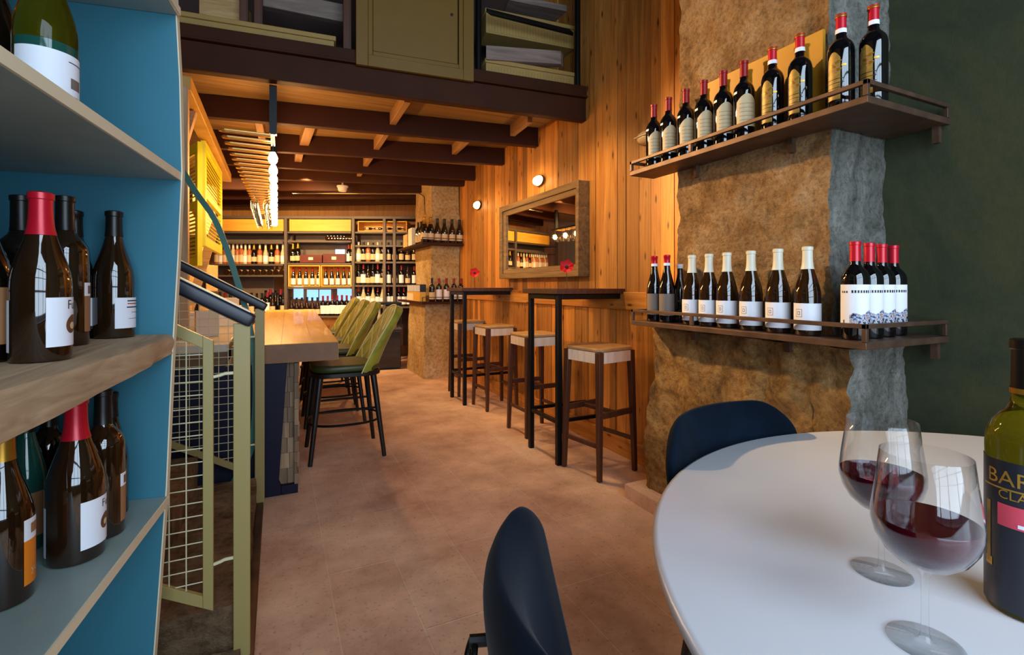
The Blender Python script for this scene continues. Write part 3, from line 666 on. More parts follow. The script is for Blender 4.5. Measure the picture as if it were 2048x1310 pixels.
# end panel: navy frame round reclaimed wood inset
mb = MB()
mb.prism([(-1.05, 0), (-.08, 0), (-.08, .05), (-.092, .08), (-.05, .733), (-1.05, .733)], .0, .06, 'navy', 'Y')
mb.prism([(-.08, 0), (.005, 0), (.005, .05), (-.08, .05)], .0, .06, 'navy', 'Y')
mb.build('end_frame', cnt, bev=.003)
mb = MB()
for i in range(8):
    for j in range(2):
        z0 = .05+i*.0855; z1 = z0+.084; x0 = -.10+j*.052+((i % 2)*.012); mb.box(x0, x0+.05, .035, .058, z0, z1, 'parquet')
mb.build('reclaimed_inset', cnt)
mb = MB()
yy = 0.0
while yy < 4.1:
    zz_ = .05
    while zz_ < .72:
        hh = R.choice([.06, .09, .12]); mb.box(-.013, .002+R.uniform(0, .008), yy+.004, yy+.196, zz_, min(zz_+hh, .73)-.002, 'parquet'); zz_ += hh
    yy += .2
mb.build('side_cladding', cnt)
# lower work side behind the counter
wk = empty('back_bar_worktop', (-.6, 3.4, 0), 'pale worktop behind the railing joined to bar counter', 'worktop')
MB().box(-.42, .36, -.33, 3.4, .80, .845, 'stonew').build('worktop', wk, bev=.006)
MB().box(-.42, .36, -.33, -.32, .68, .80, 'crate_dark').build('front_edge', wk)
MB().box(-.40, .22, -.31, 3.38, 0, .799, 'navy').build('base', wk)
# things on it
def carton(name, loc, s, k, label, cat, rz=0, lid=None, group=None, band=None):
    e = empty(name, loc, label, cat, group, rz)
    MB().box(-s[0]/2, s[0]/2, -s[1]/2, s[1]/2, .0005, s[2], k).build('box_body', e, bev=.003)
    if lid: MB().box(-s[0]/2-.002, s[0]/2+.002, -s[1]/2-.002, s[1]/2+.002, s[2], s[2]+.02, lid).build('lid', e, bev=.003)
    if band: MB().box(-s[0]*.3, s[0]*.3, -s[1]/2-.002, -s[1]/2, s[2]*.3, s[2]*.7, band).build('box_label', e)
    return e
g = 'boxes on the worktop behind railing'
carton('carton_box', (-.40, 3.6, .845), (.12, .10, .16), 'cartonw', 'tall white carton on worktop behind the railing post', 'box', .2, group=g)
carton('carton_box', (-.62, 3.5, .845), (.18, .14, .07), 'cartonw', 'flat white carton at front of the worktop', 'box', -.1, 'cartonw', g)
carton('carton_box', (-.58, 4.1, .845), (.22, .18, .11), 'cartonw', 'wide white carton with lid further back on worktop', 'box', .1, 'stonew', g)
carton('carton_box', (-.84, 3.85, .845), (.16, .16, .2), 'crate', 'tan carton near staircase end of the worktop', 'box', .1, None, g)
carton('carton_box', (-.36, 4.5, .845), (.16, .14, .22), 'cartonw', 'cream carton deep on the worktop beside counter', 'box', 0, None, g)
carton('carton_box', (-.75, 4.7, .845), (.24, .2, .15), 'carton_y', 'yellow carton deepest on the worktop', 'box', .05, None, g)

# ================================================================== GREEN BAR CHAIRS
def bar_chair(loc, label):
    e = empty('bar_chair', loc, label, 'bar chair', 'green quilted bar chairs')
    # seat (chair faces -x); local origin floor centre
    poly = []
    for i in range(28):
        t = 2*PI*i/28; c, s_ = math.cos(t), math.sin(t); poly.append((.23*math.copysign(abs(c)**.55, c), .225*math.copysign(abs(s_)**.55, s_)))
    MB().prism(poly, .555, .585, 'black_wood').build('seat_base', e, bev=.004)
    MB().prism([(x*.985, y*.985) for x, y in poly], .586, .635, 'leather_green').build('seat', e, bev=.02, seg=4)
    for sx in (-1, 1):
        for sy in (-1, 1):
            MB().tube([(sx*.17, sy*.16, .556), (sx*.235, sy*.215, .001)], [.021, .014], 'black_wood', 12).build('leg', e)
    ring = []
    for i in range(40):
        t = 2*PI*i/40; ring.append((.225*math.cos(t), .205*math.sin(t), .235))
    def lg(sx, sy, z): t = (.556-z)/.555; return Vector((sx*(.17+.065*t), sy*(.16+.055*t), z))
    mb = MB(); mb.tube([(.24*math.copysign(abs(math.cos(2*PI*i/40))**.8, math.cos(2*PI*i/40)), .215*math.copysign(abs(math.sin(2*PI*i/40))**.8, math.sin(2*PI*i/40)), .24) for i in range(40)], .008, 'black_metal', 8, closed=True); mb.build('foot_ring', e)
    for sy in (-1, 1): MB().tube([lg(-1, sy, .33), lg(1, sy, .33)], .008, 'black_metal', 8).build('stretcher', e)
    # back shell
    U, V = 18, 12; vs = []; fs = []
    def P(u, v, th):
        a = (u-.5)*2; w = .23*(1-.14*v**1.6)*(1 if v < .78 else math.sqrt(max(.0, 1-((v-.78)/.22*.62)**2)))
        y = a*w; x = .165+.155*v+.05*v*v-.075*(a*a)*(1-.4*v); z = .575+.445*v-.05*abs(a)**3*v
        nx = .93; nz = -.36
        return Vector((x+nx*th, y, z+nz*th*.6))
    for sd, th in ((0, -.024), (1, .05)):
        for i in range(U+1):
            for j in range(V+1): vs.append(P(i/U, j/V, th*(1-.6*max(abs(i/U-.5)*2-.75, 0)/.25)))
    def idx(sd, i, j): return sd*(U+1)*(V+1)+i*(V+1)+j
    for i in range(U):
        for j in range(V):
            fs.append((idx(0, i, j), idx(0, i, j+1), idx(0, i+1, j+1), idx(0, i+1, j))); fs.append((idx(1, i, j), idx(1, i+1, j), idx(1, i+1, j+1), idx(1, i, j+1)))
    for i in range(U):
        for j in (0, V): fs.append((idx(0, i, j), idx(0, i+1, j), idx(1, i+1, j), idx(1, i, j)))
    for j in range(V):
        for i in (0, U): fs.append((idx(0, i, j), idx(1, i, j), idx(1, i, j+1), idx(0, i, j+1)))
    mb = MB(); mb.add(vs, fs, 'velvet_green'); bk = mb.build('backrest', e, 60, sub=1)
    mb = MB()
    for sgn in (-1, 1):
        for k in range(-3, 5):
            pts = []
            for q in range(13):
                v = .12+.83*q/12; u = .5+sgn*((k*.28)+(v-.5)*.75)
                if .06 < u < .94: pts.append(P(u, v, -.0255))
                elif len(pts) > 1: break
                else: pts = []
            if len(pts) > 2: mb.tube(pts, .0032, 'piping', 6)
    mb.build('quilting', bk)
    ed = [P(0.02, v/10, 0.0)+Vector((-.012, -.004, 0)) for v in range(11)]+[P(u/10, .995, 0)+Vector((-.012, 0, .004)) for u in range(1, 10)]+[P(.98, 1-v/10, 0)+Vector((-.012, .004, 0)) for v in range(11)]
    MB().tube(ed, .0045, 'piping', 6).build('edge_piping', bk)
    return e
bc = bar_chair((.425, 3.61, 0), 'green quilted bar chair nearest the stair railing at the counter')
dup(bc, (.44, 4.52, 0), 'green quilted bar chair second along the counter from the railing')
dup(bc, (.455, 5.20, 0), 'green quilted bar chair third along the counter from the railing')
dup(bc, (.48, 6.05, 0), 'green quilted bar chair nearest the far bottle racks')

# ================================================================== WALL SIDE: bar tables, stools, mirror, lamps
def bar_table(y0, label):
    e = empty('bar_table', (1.645, y0, 0), label, 'bar table', 'wall mounted bar tables')
    mb = MB(); mb.box(-.045, .50, -.05, .43, 1.108, 1.142, 'walnut'); mb.build('tabletop', e, bev=.003)
    for y in (.0, .379): MB().box(-.017, .017, y-.017, y+.017, 0, 1.107, 'black_metal').build('leg', e, bev=.003)
    for y in (.0, .379): MB().box(.018, .495, y-.017, y+.017, 1.072, 1.107, 'black_metal').build('top_rail', e, bev=.003)
    MB().box(-.017, .017, .018, .361, 1.072, 1.107, 'black_metal').build('top_rail', e, bev=.003)
    MB().box(-.012, .012, .018, .361, .262, .288, 'black_metal').build('foot_rail', e, bev=.003)
    for y in (.0, .379): MB().box(.018, .47, y-.011, y+.011, .272, .296, 'black_metal').build('foot_rail', e, bev=.003)
    return e
bt = bar_table(2.735, 'narrow bar table on black legs nearest the stone pillar with shelves')
dup(bt, (1.645, 4.50, 0), 'narrow bar table on black legs nearest the far tan pillar')
def stool(loc, rz, label):
    e = empty('bar_stool', loc, label, 'bar stool', 'square wooden bar stools', rz)
    a = .152
    mb = MB(); pr = []
    c = .03; w = .158
    mb.prism([(-w, -w+c), (-w+c, -w), (w-c, -w), (w, -w+c), (w, w-c), (w-c, w), (-w+c, w), (-w, w-c)], .762, .785, 'stool_top')
    mb.build('seat', e, bev=.008, seg=3)
    for k, (x0, x1, y0, y1) in enumerate(((-a-.004, -a+.02, -a+.034, a-.034), (a-.02, a+.004, -a+.034, a-.034), (-a+.034, a-.034, -a-.004, -a+.02), (-a+.034, a-.034, a-.02, a+.004))):
        mb = MB(); nsl = 8
        for i in range(nsl):
            if x1-x0 < y1-y0: d_ = (y1-y0)/nsl; mb.box(x0, x1, y0+i*d_+.0006, y0+(i+1)*d_-.0006, .695, .761, 'stool_side')
            else: d_ = (x1-x0)/nsl; mb.box(x0+i*d_+.0006, x0+(i+1)*d_-.0006, y0, y1, .695, .761, 'stool_side')
        mb.build('seat_rail', e)
    for sx in (-1, 1):
        for sy in (-1, 1):
            x, y = sx*.138, sy*.138; t = .019; b = .013; x2, y2 = sx*.156, sy*.156
            mb = MB(); mb.hexa([(x2-b, y2-b, .001), (x2+b, y2-b, .001), (x2+b, y2+b, .001), (x2-b, y2+b, .001)], [(x-t, y-t, .76), (x+t, y-t, .76), (x+t, y+t, .76), (x-t, y+t, .76)], 'walnut'); mb.build('leg', e, bev=.002)
    for sy in (-1, 1): MB().box(-.135, .135, sy*.147-.01, sy*.147+.01, .365, .40, 'walnut').build('stretcher', e, bev=.002)
    MB().box(-.012, .012, -.137, .137, .37, .395, 'walnut').build('stretcher', e, bev=.002)
    for sx in (-1, 1): MB().box(sx*.151-.008, sx*.151+.008, -.135, .135, .19, .215, 'walnut').build('stretcher', e, bev=.002)
    return e
st = stool((1.845, 2.57, 0), math.radians(10), 'square wooden bar stool nearest the stone pillar with shelves')
dup(st, (1.865, 3.47, 0), 'square wooden bar stool standing behind the nearer bar table leg', math.radians(1))
dup(st, (1.895, 4.34, 0), 'square wooden bar stool between the two bar tables nearest the far one', math.radians(3))
dup(st, (1.87, 5.02, 0), 'square wooden bar stool half hidden behind the far bar table', math.radians(0))
def poppy(loc, label, s=1):
    e = empty('poppy_flower', loc, label, 'flower', 'single red poppies')
    MB().tube([(0, 0, .0), (.004, .02, .06), (-.006, .0, .125)], .002, 'stem', 6).build('stem', e)
    MB().tube([(-.02, -.03, .0), (-.012, -.01, .07), (-.006, .0, .125)], .0015, 'stem', 6).build('stem', e)
    Md = Matrix.Translation((-.006, 0, .15)) @ Matrix.Rotation(math.radians(-60), 4, Vector((math.cos(.6), -math.sin(.6), 0)).normalized().cross(Vector((0, 0, 1))))
    d = (Vector((0, 0, 1.16+.0))-Vector(loc)); d.z = .15; q = Vector((d.x, d.y, 0)).normalized(); q.z = .3; Md = Matrix.Translation((-.006, 0, .15)) @ q.to_track_quat('Z', 'Y').to_matrix().to_4x4()
    for k in range(5):
        vs = []; fs = []; N = 7
        for i in range(N):
            for j in range(6):
                a = 2*PI*k/5+(i/(N-1)-.5)*1.75; rr = .052*s*(j/5)*(1-.18*abs(i/(N-1)-.5)*2+.05*math.sin(i*2.1+k)); z = .022*(j/5)**2+.004*math.sin(i*1.9+k*2)*(j/5)+.0015*k
                vs.append((rr*math.cos(a), rr*math.sin(a), z))
        for i in range(N-1):
            for j in range(5): fs.append((i*6+j, (i+1)*6+j, (i+1)*6+j+1, i*6+j+1))
        mb = MB(); mb.add(vs, fs, 'poppy', Md); mb.build('petal', e, 180)
    mb = MB(); mb.lathe([(0, .003), (.010, .005), (.012, .010), (.008, .016), (0, .018)], 'poppy_c', 14, Md); mb.build('flower_heart', e)
    return e
poppy((1.86, 2.97, 1.142), 'red poppy standing on the nearer bar table')
poppy((1.84, 4.72, 1.142), 'red poppy standing on the farther bar table')
# mirror
mr = empty('wall_mirror', (2.148, 3.85, 1.60), 'wide mirror in deep bronze wood frame on plank wall', 'mirror')
y0, y1, z0, z1 = -.74, .72, -.368, .36
mb = MB(); w = .055
def ringframe(mb, ya, yb, za, zb, w, xf0, xf1, xb, k):
    # front sloping picture frame: outer edge at xf0, inner edge at xf1 ; back at xb
    o_ = [(ya, za), (yb, za), (yb, zb), (ya, zb)]; i_ = [(ya+w, za+w), (yb-w, za+w), (yb-w, zb-w), (ya+w, zb-w)]
    vs = [(xf0, *p) for p in o_]+[(xf1, *p) for p in i_]+[(xb, *p) for p in o_]+[(xb, *p) for p in i_]
    fs = []
    for a in range(4):
        b = (a+1) % 4; fs += [(a, b, 4+b, 4+a), (a, 8+a, 8+b, b), (4+a, 4+b, 12+b, 12+a), (8+a, 12+a, 12+b, 8+b)]
    mb.add(vs, fs, k)
ringframe(mb, y0, y1, z0, z1, .05, -.105, -.095, -.001, 'mirror_frame'); mb.build('outer_frame', mr, bev=.003)
mb = MB(); ringframe(mb, y0+.0505, y1-.0505, z0+.0505, z1-.0505, .045, -.085, -.07, -.001, 'mirror_frame'); mb.build('inner_frame', mr, bev=.003)
MB().box(-.06, -.05, y0+.0955, y1-.0955, z0+.0955, z1-.0955, 'mirror').build('mirror_glass', mr)
MB().box(-.05, -.001, y0+.0955, y1-.0955, z0+.0955, z1-.0955, 'maroon').build('backing', mr)
def wall_lamp(y, lit, label):
    e = empty('bulkhead_lamp', (WX-.008, y, 2.11), label, 'wall lamp', 'oval bulkhead lamps on the plank wall')
    def ov(a, b): return [(a*math.cos(2*PI*i/24), b*math.sin(2*PI*i/24)) for i in range(24)]
    MB().prism(ov(.085, .05), -.018, -.0005, 'rust_steel', 'X').build('lamp_base', e, bev=.003)
    vs = []; fs = []; N = 24; K = 6
    for k in range(K+1):
        t = k/K*PI/2
        for i in range(N): a = 2*PI*i/N; vs.append((-.0185-.045*math.sin(t), .075*math.cos(t)*math.cos(a) if k < K else .004*math.cos(a), .043*math.cos(t)*math.sin(a) if k < K else .004*math.sin(a)))
    for k in range(K):
        for i in range(N): fs.append((k*N+i, k*N+(i+1) % N, (k+1)*N+(i+1) % N, (k+1)*N+i))
    fs.append(tuple(K*N+i for i in range(N)))
    mb = MB(); mb.add(vs, fs, 'lamp' if lit else 'lamp_off'); mb.build('lamp_glass', e, 80)
    if not lit: MB().tube([(-.02, -.088, 0), (-.066, -.06, 0), (-.072, 0, 0), (-.066, .06, 0), (-.02, .088, 0)], .003, 'c_cream', 6).build('lamp_guard', e)
    return e
wall_lamp(3.88, True, 'lit oval bulkhead lamp above the mirror')
wall_lamp(5.37, True, 'lit oval bulkhead lamp near far tan pillar')
wall_lamp(2.45, False, 'unlit oval bulkhead lamp behind end of the upper bottle shelf')

# ================================================================== PILLAR SHELVES
def pillar_shelf(z, label, xw, y_near, y_far, x_out, rail_h, board, xr):
    e = empty('bottle_shelf', (x_out, y_near, z), label, 'shelf', None)
    Lx = xr-x_out; Ly = y_far-y_near; dp = xw-x_out; t = .022
    # L-shaped board round the pillar corner
    poly = [(0, 0), (Lx, 0), (Lx, .19), (dp-.006, .19), (dp-.006, Ly), (0, Ly)]
    MB().prism([(x+.006, y+.006) if False else (x, y) for x, y in poly], -t, 0, board).build('shelf_board', e, bev=.002)
    def rod(p, q, nm='rail', w=.014, h=.014): mb = MB(); mb.bar(p, q, w, h, 'rust_steel'); return mb.build(nm, e, bev=.0015)
    h = rail_h
    rod((.007, 0.0, h), (.007, Ly, h)); rod((0, .007, h), (Lx-.004, .007, h)); rod((0.0, Ly-.007, h), (dp-.01, Ly-.007, h))
    for (x, y) in ((.007, .007), (.007, Ly-.007), (.007, Ly*.64), (Lx-.012, .007)): rod((x, y, .0005), (x, y, h-.007), 'upright')
    for y in (Ly*.3, Ly*.72): MB().box(dp-.03, dp-.008, y, y+.018, -.075, -t, 'rust_steel').build('bracket', e)
    MB().box(Lx-.03, Lx-.012, .02, .04, -.08, -t, 'rust_steel').build('bracket', e)
    return e
pillar_shelf(1.730, 'upper rusty steel bottle shelf wrapped round the stone pillar', 1.745, .858, 1.95, 1.585, .042, 'rust_steel', 2.065)
pillar_shelf(.990, 'lower rusty steel bottle shelf wrapped round the stone pillar', 1.73, .862, 1.94, 1.585, .048, 'rust_steel', 2.065)
def arch_label(mb, P, fc):
    r = P[3][0]+.0006; h = P[-1][1]; rd = math.radians
    a0, a1 = fc-rd(42), fc+rd(78)
    mb.patch(r, a0, a1, .16*h, .45*h, 'l_cream', 20, top=lambda t: h*(.47+.09*math.sin(PI*t)))
    for z in (.24, .29, .34, .39, .44): mb.patch(r+.0004, fc-rd(25), fc+rd(60), (z-.0025)*h, (z+.0025)*h, 'l_brown', 10)
    mb.patch(lambda z: prad(P)(z)+.0006, fc-rd(70), fc-rd(40), .58*h, .61*h, 'l_white', 4); 
def gold_label(mb, P, fc):
    r = P[3][0]+.0006; h = P[-1][1]; rd = math.radians
    mb.patch(r, fc-rd(62), fc-rd(2), .10*h, .5*h, 'l_gold', 14, top=lambda t: h*(.52+.07*math.sin(PI*t)))
    for z in (.16, .22, .27, .31): mb.patch(r+.0004, fc-rd(58), fc+rd(12), (z-.003)*h, (z+.003)*h, 'ink', 8)
    # emblem: coiled shape
    for i in range(9):
        a = fc-rd(22)+rd(16)*math.sin(i*.95); z = (.375+.0135*i)*h; mb.patch(r+.0006, a-rd(8), a+rd(9), z, z+.012*h, 'c_gold' if i % 3 else 'l_brown', 4)
    mb.patch(r+.0005, fc+rd(2), fc+rd(22), .43*h, .45*h, 'c_gold', 4)
G1 = 'red wine bottles on the upper pillar shelf'
for i, px in enumerate((1308, 1337, 1372, 1408, 1447, 1488)):
    q = at_x(px, 572, 1.668)
    bottle('bordeaux', .318, .0385, 'g_black', 'c_dkred', .80, (q.x, q.y, 1.731), ORD[i]+' cream labelled bottle from the plank wall on upper pillar shelf', group=G1, seg=28, lab=arch_label)
for i, px in enumerate((1545, 1600, 1682, 1732)):
    q = at_x(px, 572, 1.668)
    bottle('bordeaux', .318, .0385, 'g_black', 'c_red', .80, (q.x if i < 3 else q.x+.04, q.y, 1.731), ORD[i]+' gold emblem bottle with red cap from plank wall on upper pillar shelf', group=G1, seg=28, lab=gold_label, band=[(.80, .845, 'l_white'), (.965, 1.0, 'c_gold')])
q0 = Vector((1.715, 1.06, 1.743))
e = MB().box(0, .014, 0, .52, 0, .33, 'ochre').build('leaning_board', loc=(1.722, 1.075, 1.7305), rot=(0, math.radians(0), 0), bev=.002); tag(e, 'plain ochre board leaning on the pillar behind the emblem bottles', 'board')
def square_label(mb, P, fc):
    r = P[3][0]+.0006; h = P[-1][1]; rd = math.radians
    mb.patch(r, fc-rd(88), fc+rd(85), .06*h, .36*h, 'l_white', 28)
    a = fc-rd(38); da = .011/r
    for (k, s_) in (('l_brown', 1), ('l_white', .88), ('ink', .42), ('l_white', .3)): mb.patch(r+.0002+.0002*(1.2-s_)*3, a-da*s_, a+da*s_, .25*h-.0135*s_, .25*h+.0135*s_, k, 4)
    mb.patch(r+.0003, a-da*.4, a+da*.5, .15*h, .153*h, 'ink', 3)
def red_label(mb, P, fc):
    r = P[3][0]+.0006; h = P[-1][1]; rd = math.radians
    mb.patch(r, fc-rd(85), fc+rd(75), .14*h, .56*h, 'l_white', 28)
    for i in range(11):
        if i == 3: continue
        a = fc-rd(60)+rd(11.5)*i; mb.patch(r+.0004, a, a+rd(7), .475*h, .475*h+(.006 if i < 4 else .0085), 'ink', 2)
    mb.patch(r+.0004, fc-rd(22), fc+rd(75), .145*h, .23*h, 'print', 20, top=lambda t: h*(.25+.03*math.sin(t*9)*.5+.04*t))
    mb.patch(r+.0004, fc-rd(52), fc-rd(46), .165*h, .2*h, 'ink', 2)
G2 = 'wine bottles on the lower pillar shelf'
for i, (px, x) in enumerate(((1309, 1.655), (1334, 1.655))):
    q = at_x(px, 572, x)
    bottle('burgundy', .315, .037, 'g_black', 'c_red', .88, (q.x, q.y, .991), ('outermost' if i == 0 else 'second')+' red capped dark bottle at plank wall end of lower pillar shelf', group=G2, seg=28, lab=lab_simple('l_grey', -70, 60, .1, .42), band=[(.84, .88, 'l_white')])
q = at_x(1360, 572, 1.70)
bottle('burgundy', .27, .034, 'g_black', 'l_white', .93, (q.x, q.y, .991), 'short dark bottle behind row between red and cream capped bottles', group=G2, seg=24)
for i, px in enumerate((1384, 1418, 1454, 1502, 1556, 1615)):
    q = at_x(px, 572, 1.655)
    bottle('burgundy', .305, .041, 'g_brown', 'c_cream', .745, (q.x, q.y, .991), ORD[i]+' cream capped bottle from the plank wall on lower pillar shelf', group=G2, seg=32, lab=square_label)
for i, (px, x, yy) in enumerate(((1718, None, 1.0), (1753, None, .985), (1778, None, 1.0), (1798, None, 1.015))):
    q = [Vector((1.66, .935, 0)), Vector((1.755, .945, 0)), Vector((1.845, .955, 0)), Vector((1.935, .965, 0))][i]
    bottle('bordeaux', .31, .0385, 'g_black', 'c_red', .80, (q.x, q.y, .991), ORD[i]+' red capped bottle with landscape label from the shelf corner', group=G2, seg=32, lab=red_label)

# ================================================================== ROUND TABLE + CHAIRS + GLASSES
TC = (1.19, .12)
tb = empty('round_table', (TC[0], TC[1], 0), 'round white table in the foreground', 'table')
MB().lathe([(0, .712), (.792, .712), (.806, .717), (.81, .724)], 'table_edge', 128).build('edge_band', tb, 50)
MB().lathe([(.81, .7242), (.811, .73), (.808, .737), (.80, .74), (0, .74)], 'table_white', 128).build('tabletop', tb, 50)
MB().lathe([(0, 0), (.33, 0), (.335, .008), (.32, .016), (.08, .03), (.045, .06), (.04, .3), (.04, .66), (.06, .69), (.2, .711), (0, .711)], 'chrome', 48).build('pedestal', tb, 50)
def dining_chair(loc, rz, label):
    e = empty('dining_chair', loc, label, 'dining chair', 'navy velvet dining chairs', rz)   # faces +x locally
    poly = []
    for i in range(32):
        t = 2*PI*i/32; c, s_ = math.cos(t), math.sin(t); poly.append((.225*math.copysign(abs(c)**.5, c)+.02, .235*math.copysign(abs(s_)**.5, s_)))
    MB().prism(poly, .39, .47, 'velvet_navy').build('seat', e, bev=.025, seg=4)
    for sx in (-1, 1):
        for sy in (-1, 1): MB().tube([(sx*.16, sy*.17, .39), (sx*.21+.0, sy*.21, .001)], [.017, .011], 'black_wood', 10).build('leg', e)
    U, V = 24, 14; vs = []; fs = []
    def P(u, v, sd):
        a = (u-.5)*2
        rc = .13                                  # rounded upper corners
        zt = .83 if True else 0
        z = .45+(zt-.45)*v
        w = .255*(.86+.14*min(1, v*1.6))
        # superellipse corner: shrink width close to the top
        if v > .62:
            k = (v-.62)/.38; w *= (1-k**5*.10)
        y = a*w
        x = -.20-.065*v+.088*a*a
        th = (.034*(1-.5*v)+.006)*(1-.55*max(abs(a)-.7, 0)/.3)
        th *= math.sqrt(max(.0, 1-max(0, (v-.86)/.14)**2))*.85+.15
        zz = z-.055*max(0, (abs(a)-.62)/.38)**2.2*v
        return Vector((x+(th if sd else -th), y, zz))
    for sd in (0, 1):
        for i in range(U+1):
            for j in range(V+1): vs.append(P(i/U, j/V, sd))
    def idx(sd, i, j): return sd*(U+1)*(V+1)+i*(V+1)+j
    for i in range(U):
        for j in range(V):
            fs.append((idx(0, i, j), idx(0, i, j+1), idx(0, i+1, j+1), idx(0, i+1, j))); fs.append((idx(1, i, j), idx(1, i+1, j), idx(1, i+1, j+1), idx(1, i, j+1)))
    for i in range(U):
        for j in (0, V): fs.append((idx(0, i, j), idx(0, i+1, j), idx(1, i+1, j), idx(1, i, j)))
    for j in range(V):
        for i in (0, U): fs.append((idx(0, i, j), idx(1, i, j), idx(1, i, j+1), idx(0, i, j+1)))
    mb = MB(); mb.add(vs, fs, 'velvet_navy'); bk = mb.build('backrest', e, 70, sub=1)
    mb = MB(); N = 20
    mb.tube([(-.297-.006*math.sin(2*PI*i/N+PI), .022*math.cos(2*PI*i/N), .725+.022*math.sin(2*PI*i/N)) for i in range(N)], .004, 'black_metal', 8, closed=True)
    mb.tube([(-.27, 0, .748), (-.297, 0, .748)], .007, 'black_metal', 8)
    mb.build('pull_ring', bk)
    return e
def facing(x, y): return math.atan2(TC[1]-y, TC[0]-x)
dining_chair((.482, .437, 0), math.radians(-19), 'navy velvet dining chair with pull ring seen edge on in foreground')
c2 = dining_chair((1.115, .735, 0), math.radians(-83), 'navy velvet dining chair across the table by stone pillar'); c2.scale = (1, 1.1, 1)
def wine_glass(loc, label):
    e = empty('wine_glass', loc, label, 'wine glass', 'half filled red wine glasses')
    outer = [(0, .0003), (.037, .0003), (.0376, .0009), (.037, .0015), (.012, .0024), (.0065, .0045), (.0045, .012), (.004, .025), (.0037, .05), (.004, .078), (.007, .086), (.015, .0895), (.028, .096), (.040, .107), (.0485, .122), (.0525, .138), (.0525, .15), (.050, .17), (.0465, .195), (.0435, .2225)]
    inner = [(.0432, .2227), (.0429, .2225), (.0459, .195), (.0494, .17), (.0518, .15), (.0517, .138), (.0475, .123), (.039, .1085), (.027, .0978), (.014, .0917), (0, .090)]
    MB().lathe(outer+inner, 'glass', 56).build('glass_body', e, 60)
    lv = .1465; f = [(0, .0905), (.0138, .0922), (.0267, .0983), (.0387, .109), (.0472, .1235), (.0512, .138), (.0513, lv-.001), (.0509, lv), (0, lv)]
    MB().lathe(f, 'wine', 56).build('red_wine', e, 50)
    return e
g1 = at_z(1850, 1288, .74); g2 = at_z(1763, 1145, .74)
w = wine_glass((g1.x, g1.y, .741), 'nearer wine glass holding red wine on the white table')
dup(w, (g2.x, g2.y, .741), 'farther wine glass holding red wine towards the stone pillar')
b0 = at_z(2056, 1222, .74)
def bari(mb, P, fc):
    r = P[3][0]+.0006; h = P[-1][1]; rd = math.radians
    mb.patch(r, fc-rd(130), fc+rd(130), .02*h, .56*h, 'l_black', 40)
    wrap_text(mb, 'BARI', .026, r+.0005, fc-rd(22), .475*h, 'ink_gold'); wrap_text(mb, 'CLAS', .016, r+.0005, fc-rd(14), .425*h, 'ink_gold')
    mb.patch(r+.0005, fc-rd(68), fc+rd(40), .457*h, .463*h, 'ink_gold', 16)
    mb.patch(r+.0005, fc-rd(40), fc+rd(50), .325*h, .405*h, 'pink', 16); mb.patch(r+.0008, fc-rd(12), fc+rd(40), .332*h, .345*h, 'l_white', 10)
    mb.patch(r+.0005, fc-rd(62), fc-rd(53), .17*h, .40*h, 'l_gold', 3); mb.patch(r+.0005, fc-rd(64), fc-rd(50), .16*h, .19*h, 'ink_gold', 3)
bottle('bordeaux', .35, .041, 'g_green', 'c_black', .80, (b0.x, b0.y, .741), 'olive glass bottle with black label and pink stripe on white table', seg=56, lab=bari, band=[(.80, .82, 'c_gold')])

# ================================================================== FAR PILLAR SHELVES AND BOTTLES
def far_shelf(z, label):
    e = empty('bottle_shelf', (1.60, 5.88, z), label, 'shelf')
    MB().prism([(0, 0), (.535, 0), (.535, .14), (.16 if z > 1.2 else .07, .14), (.16 if z > 1.2 else .07, 1.35), (0, 1.35)], -.03, 0, 'dark_steel').build('shelf_board', e, bev=.002)
    mb = MB(); mb.bar((.0, .006, .055), (.53, .006, .055), .008, .008, 'rust_steel'); mb.build('rail', e)
    for x in (.005, .525): MB().bar((x, .006, .0), (x, .006, .055), .008, .008, 'rust_steel').build('upright', e)
    return e
def far_bottle_mesh(name, kind, h, r, glass, cap, lab, capz=.78, l0=.1, l1=.4, seg=12):
    mb = MB(); P = prof(kind, h, r); mb.lathe(P, glass, seg); capsule(mb, P, h, capz, cap, seg, .0012)
    if lab: mb.lathe([(r+.001, l0*h), (r+.001, l1*h)], lab, seg)
    o = mb.build(name, None, 50); C.objects.unlink(o); return o
FB = {
 'dark': far_bottle_mesh('wine_bottle', 'bordeaux', .30, .038, 'g_dark', 'c_black', 'l_cream'),
 'white': far_bottle_mesh('wine_bottle', 'bordeaux', .30, .038, 'g_dark', 'c_dkred', 'l_white', l1=.52),
 'burg': far_bottle_mesh('wine_bottle', 'burgundy', .30, .041, 'g_brown', 'c_black', 'l_cream', l1=.36),
 'champ': far_bottle_mesh('wine_bottle', 'champagne', .31, .043, 'g_dark', 'c_gold', 'l_cream', .72, .12, .36),
 'rose': far_bottle_mesh('wine_bottle', 'bordeaux', .31, .038, 'g_rose', 'c_cream', 'l_cream', l1=.45),
 'clear': far_bottle_mesh('wine_bottle', 'burgundy', .31, .038, 'g_clear', 'c_cream', 'l_white', l1=.42),
 'magnum': far_bottle_mesh('wine_bottle', 'burgundy', .30, .036, 'g_dark', 'c_dkred', 'l_white', .8, .05, .4),
 'stub': far_bottle_mesh('wine_bottle', 'burgundy', .29, .036, 'g_black', 'c_black', None),
}
DESC = {'dark': 'dark bottle with cream label', 'white': 'dark bottle with tall white label', 'burg': 'brown bottle with cream label', 'champ': 'sloping shouldered sparkling bottle', 'rose': 'rosy bottle with cream cap', 'clear': 'pale bottle with white label', 'magnum': 'dark bottle in a wooden case', 'stub': 'plain dark bottle'}
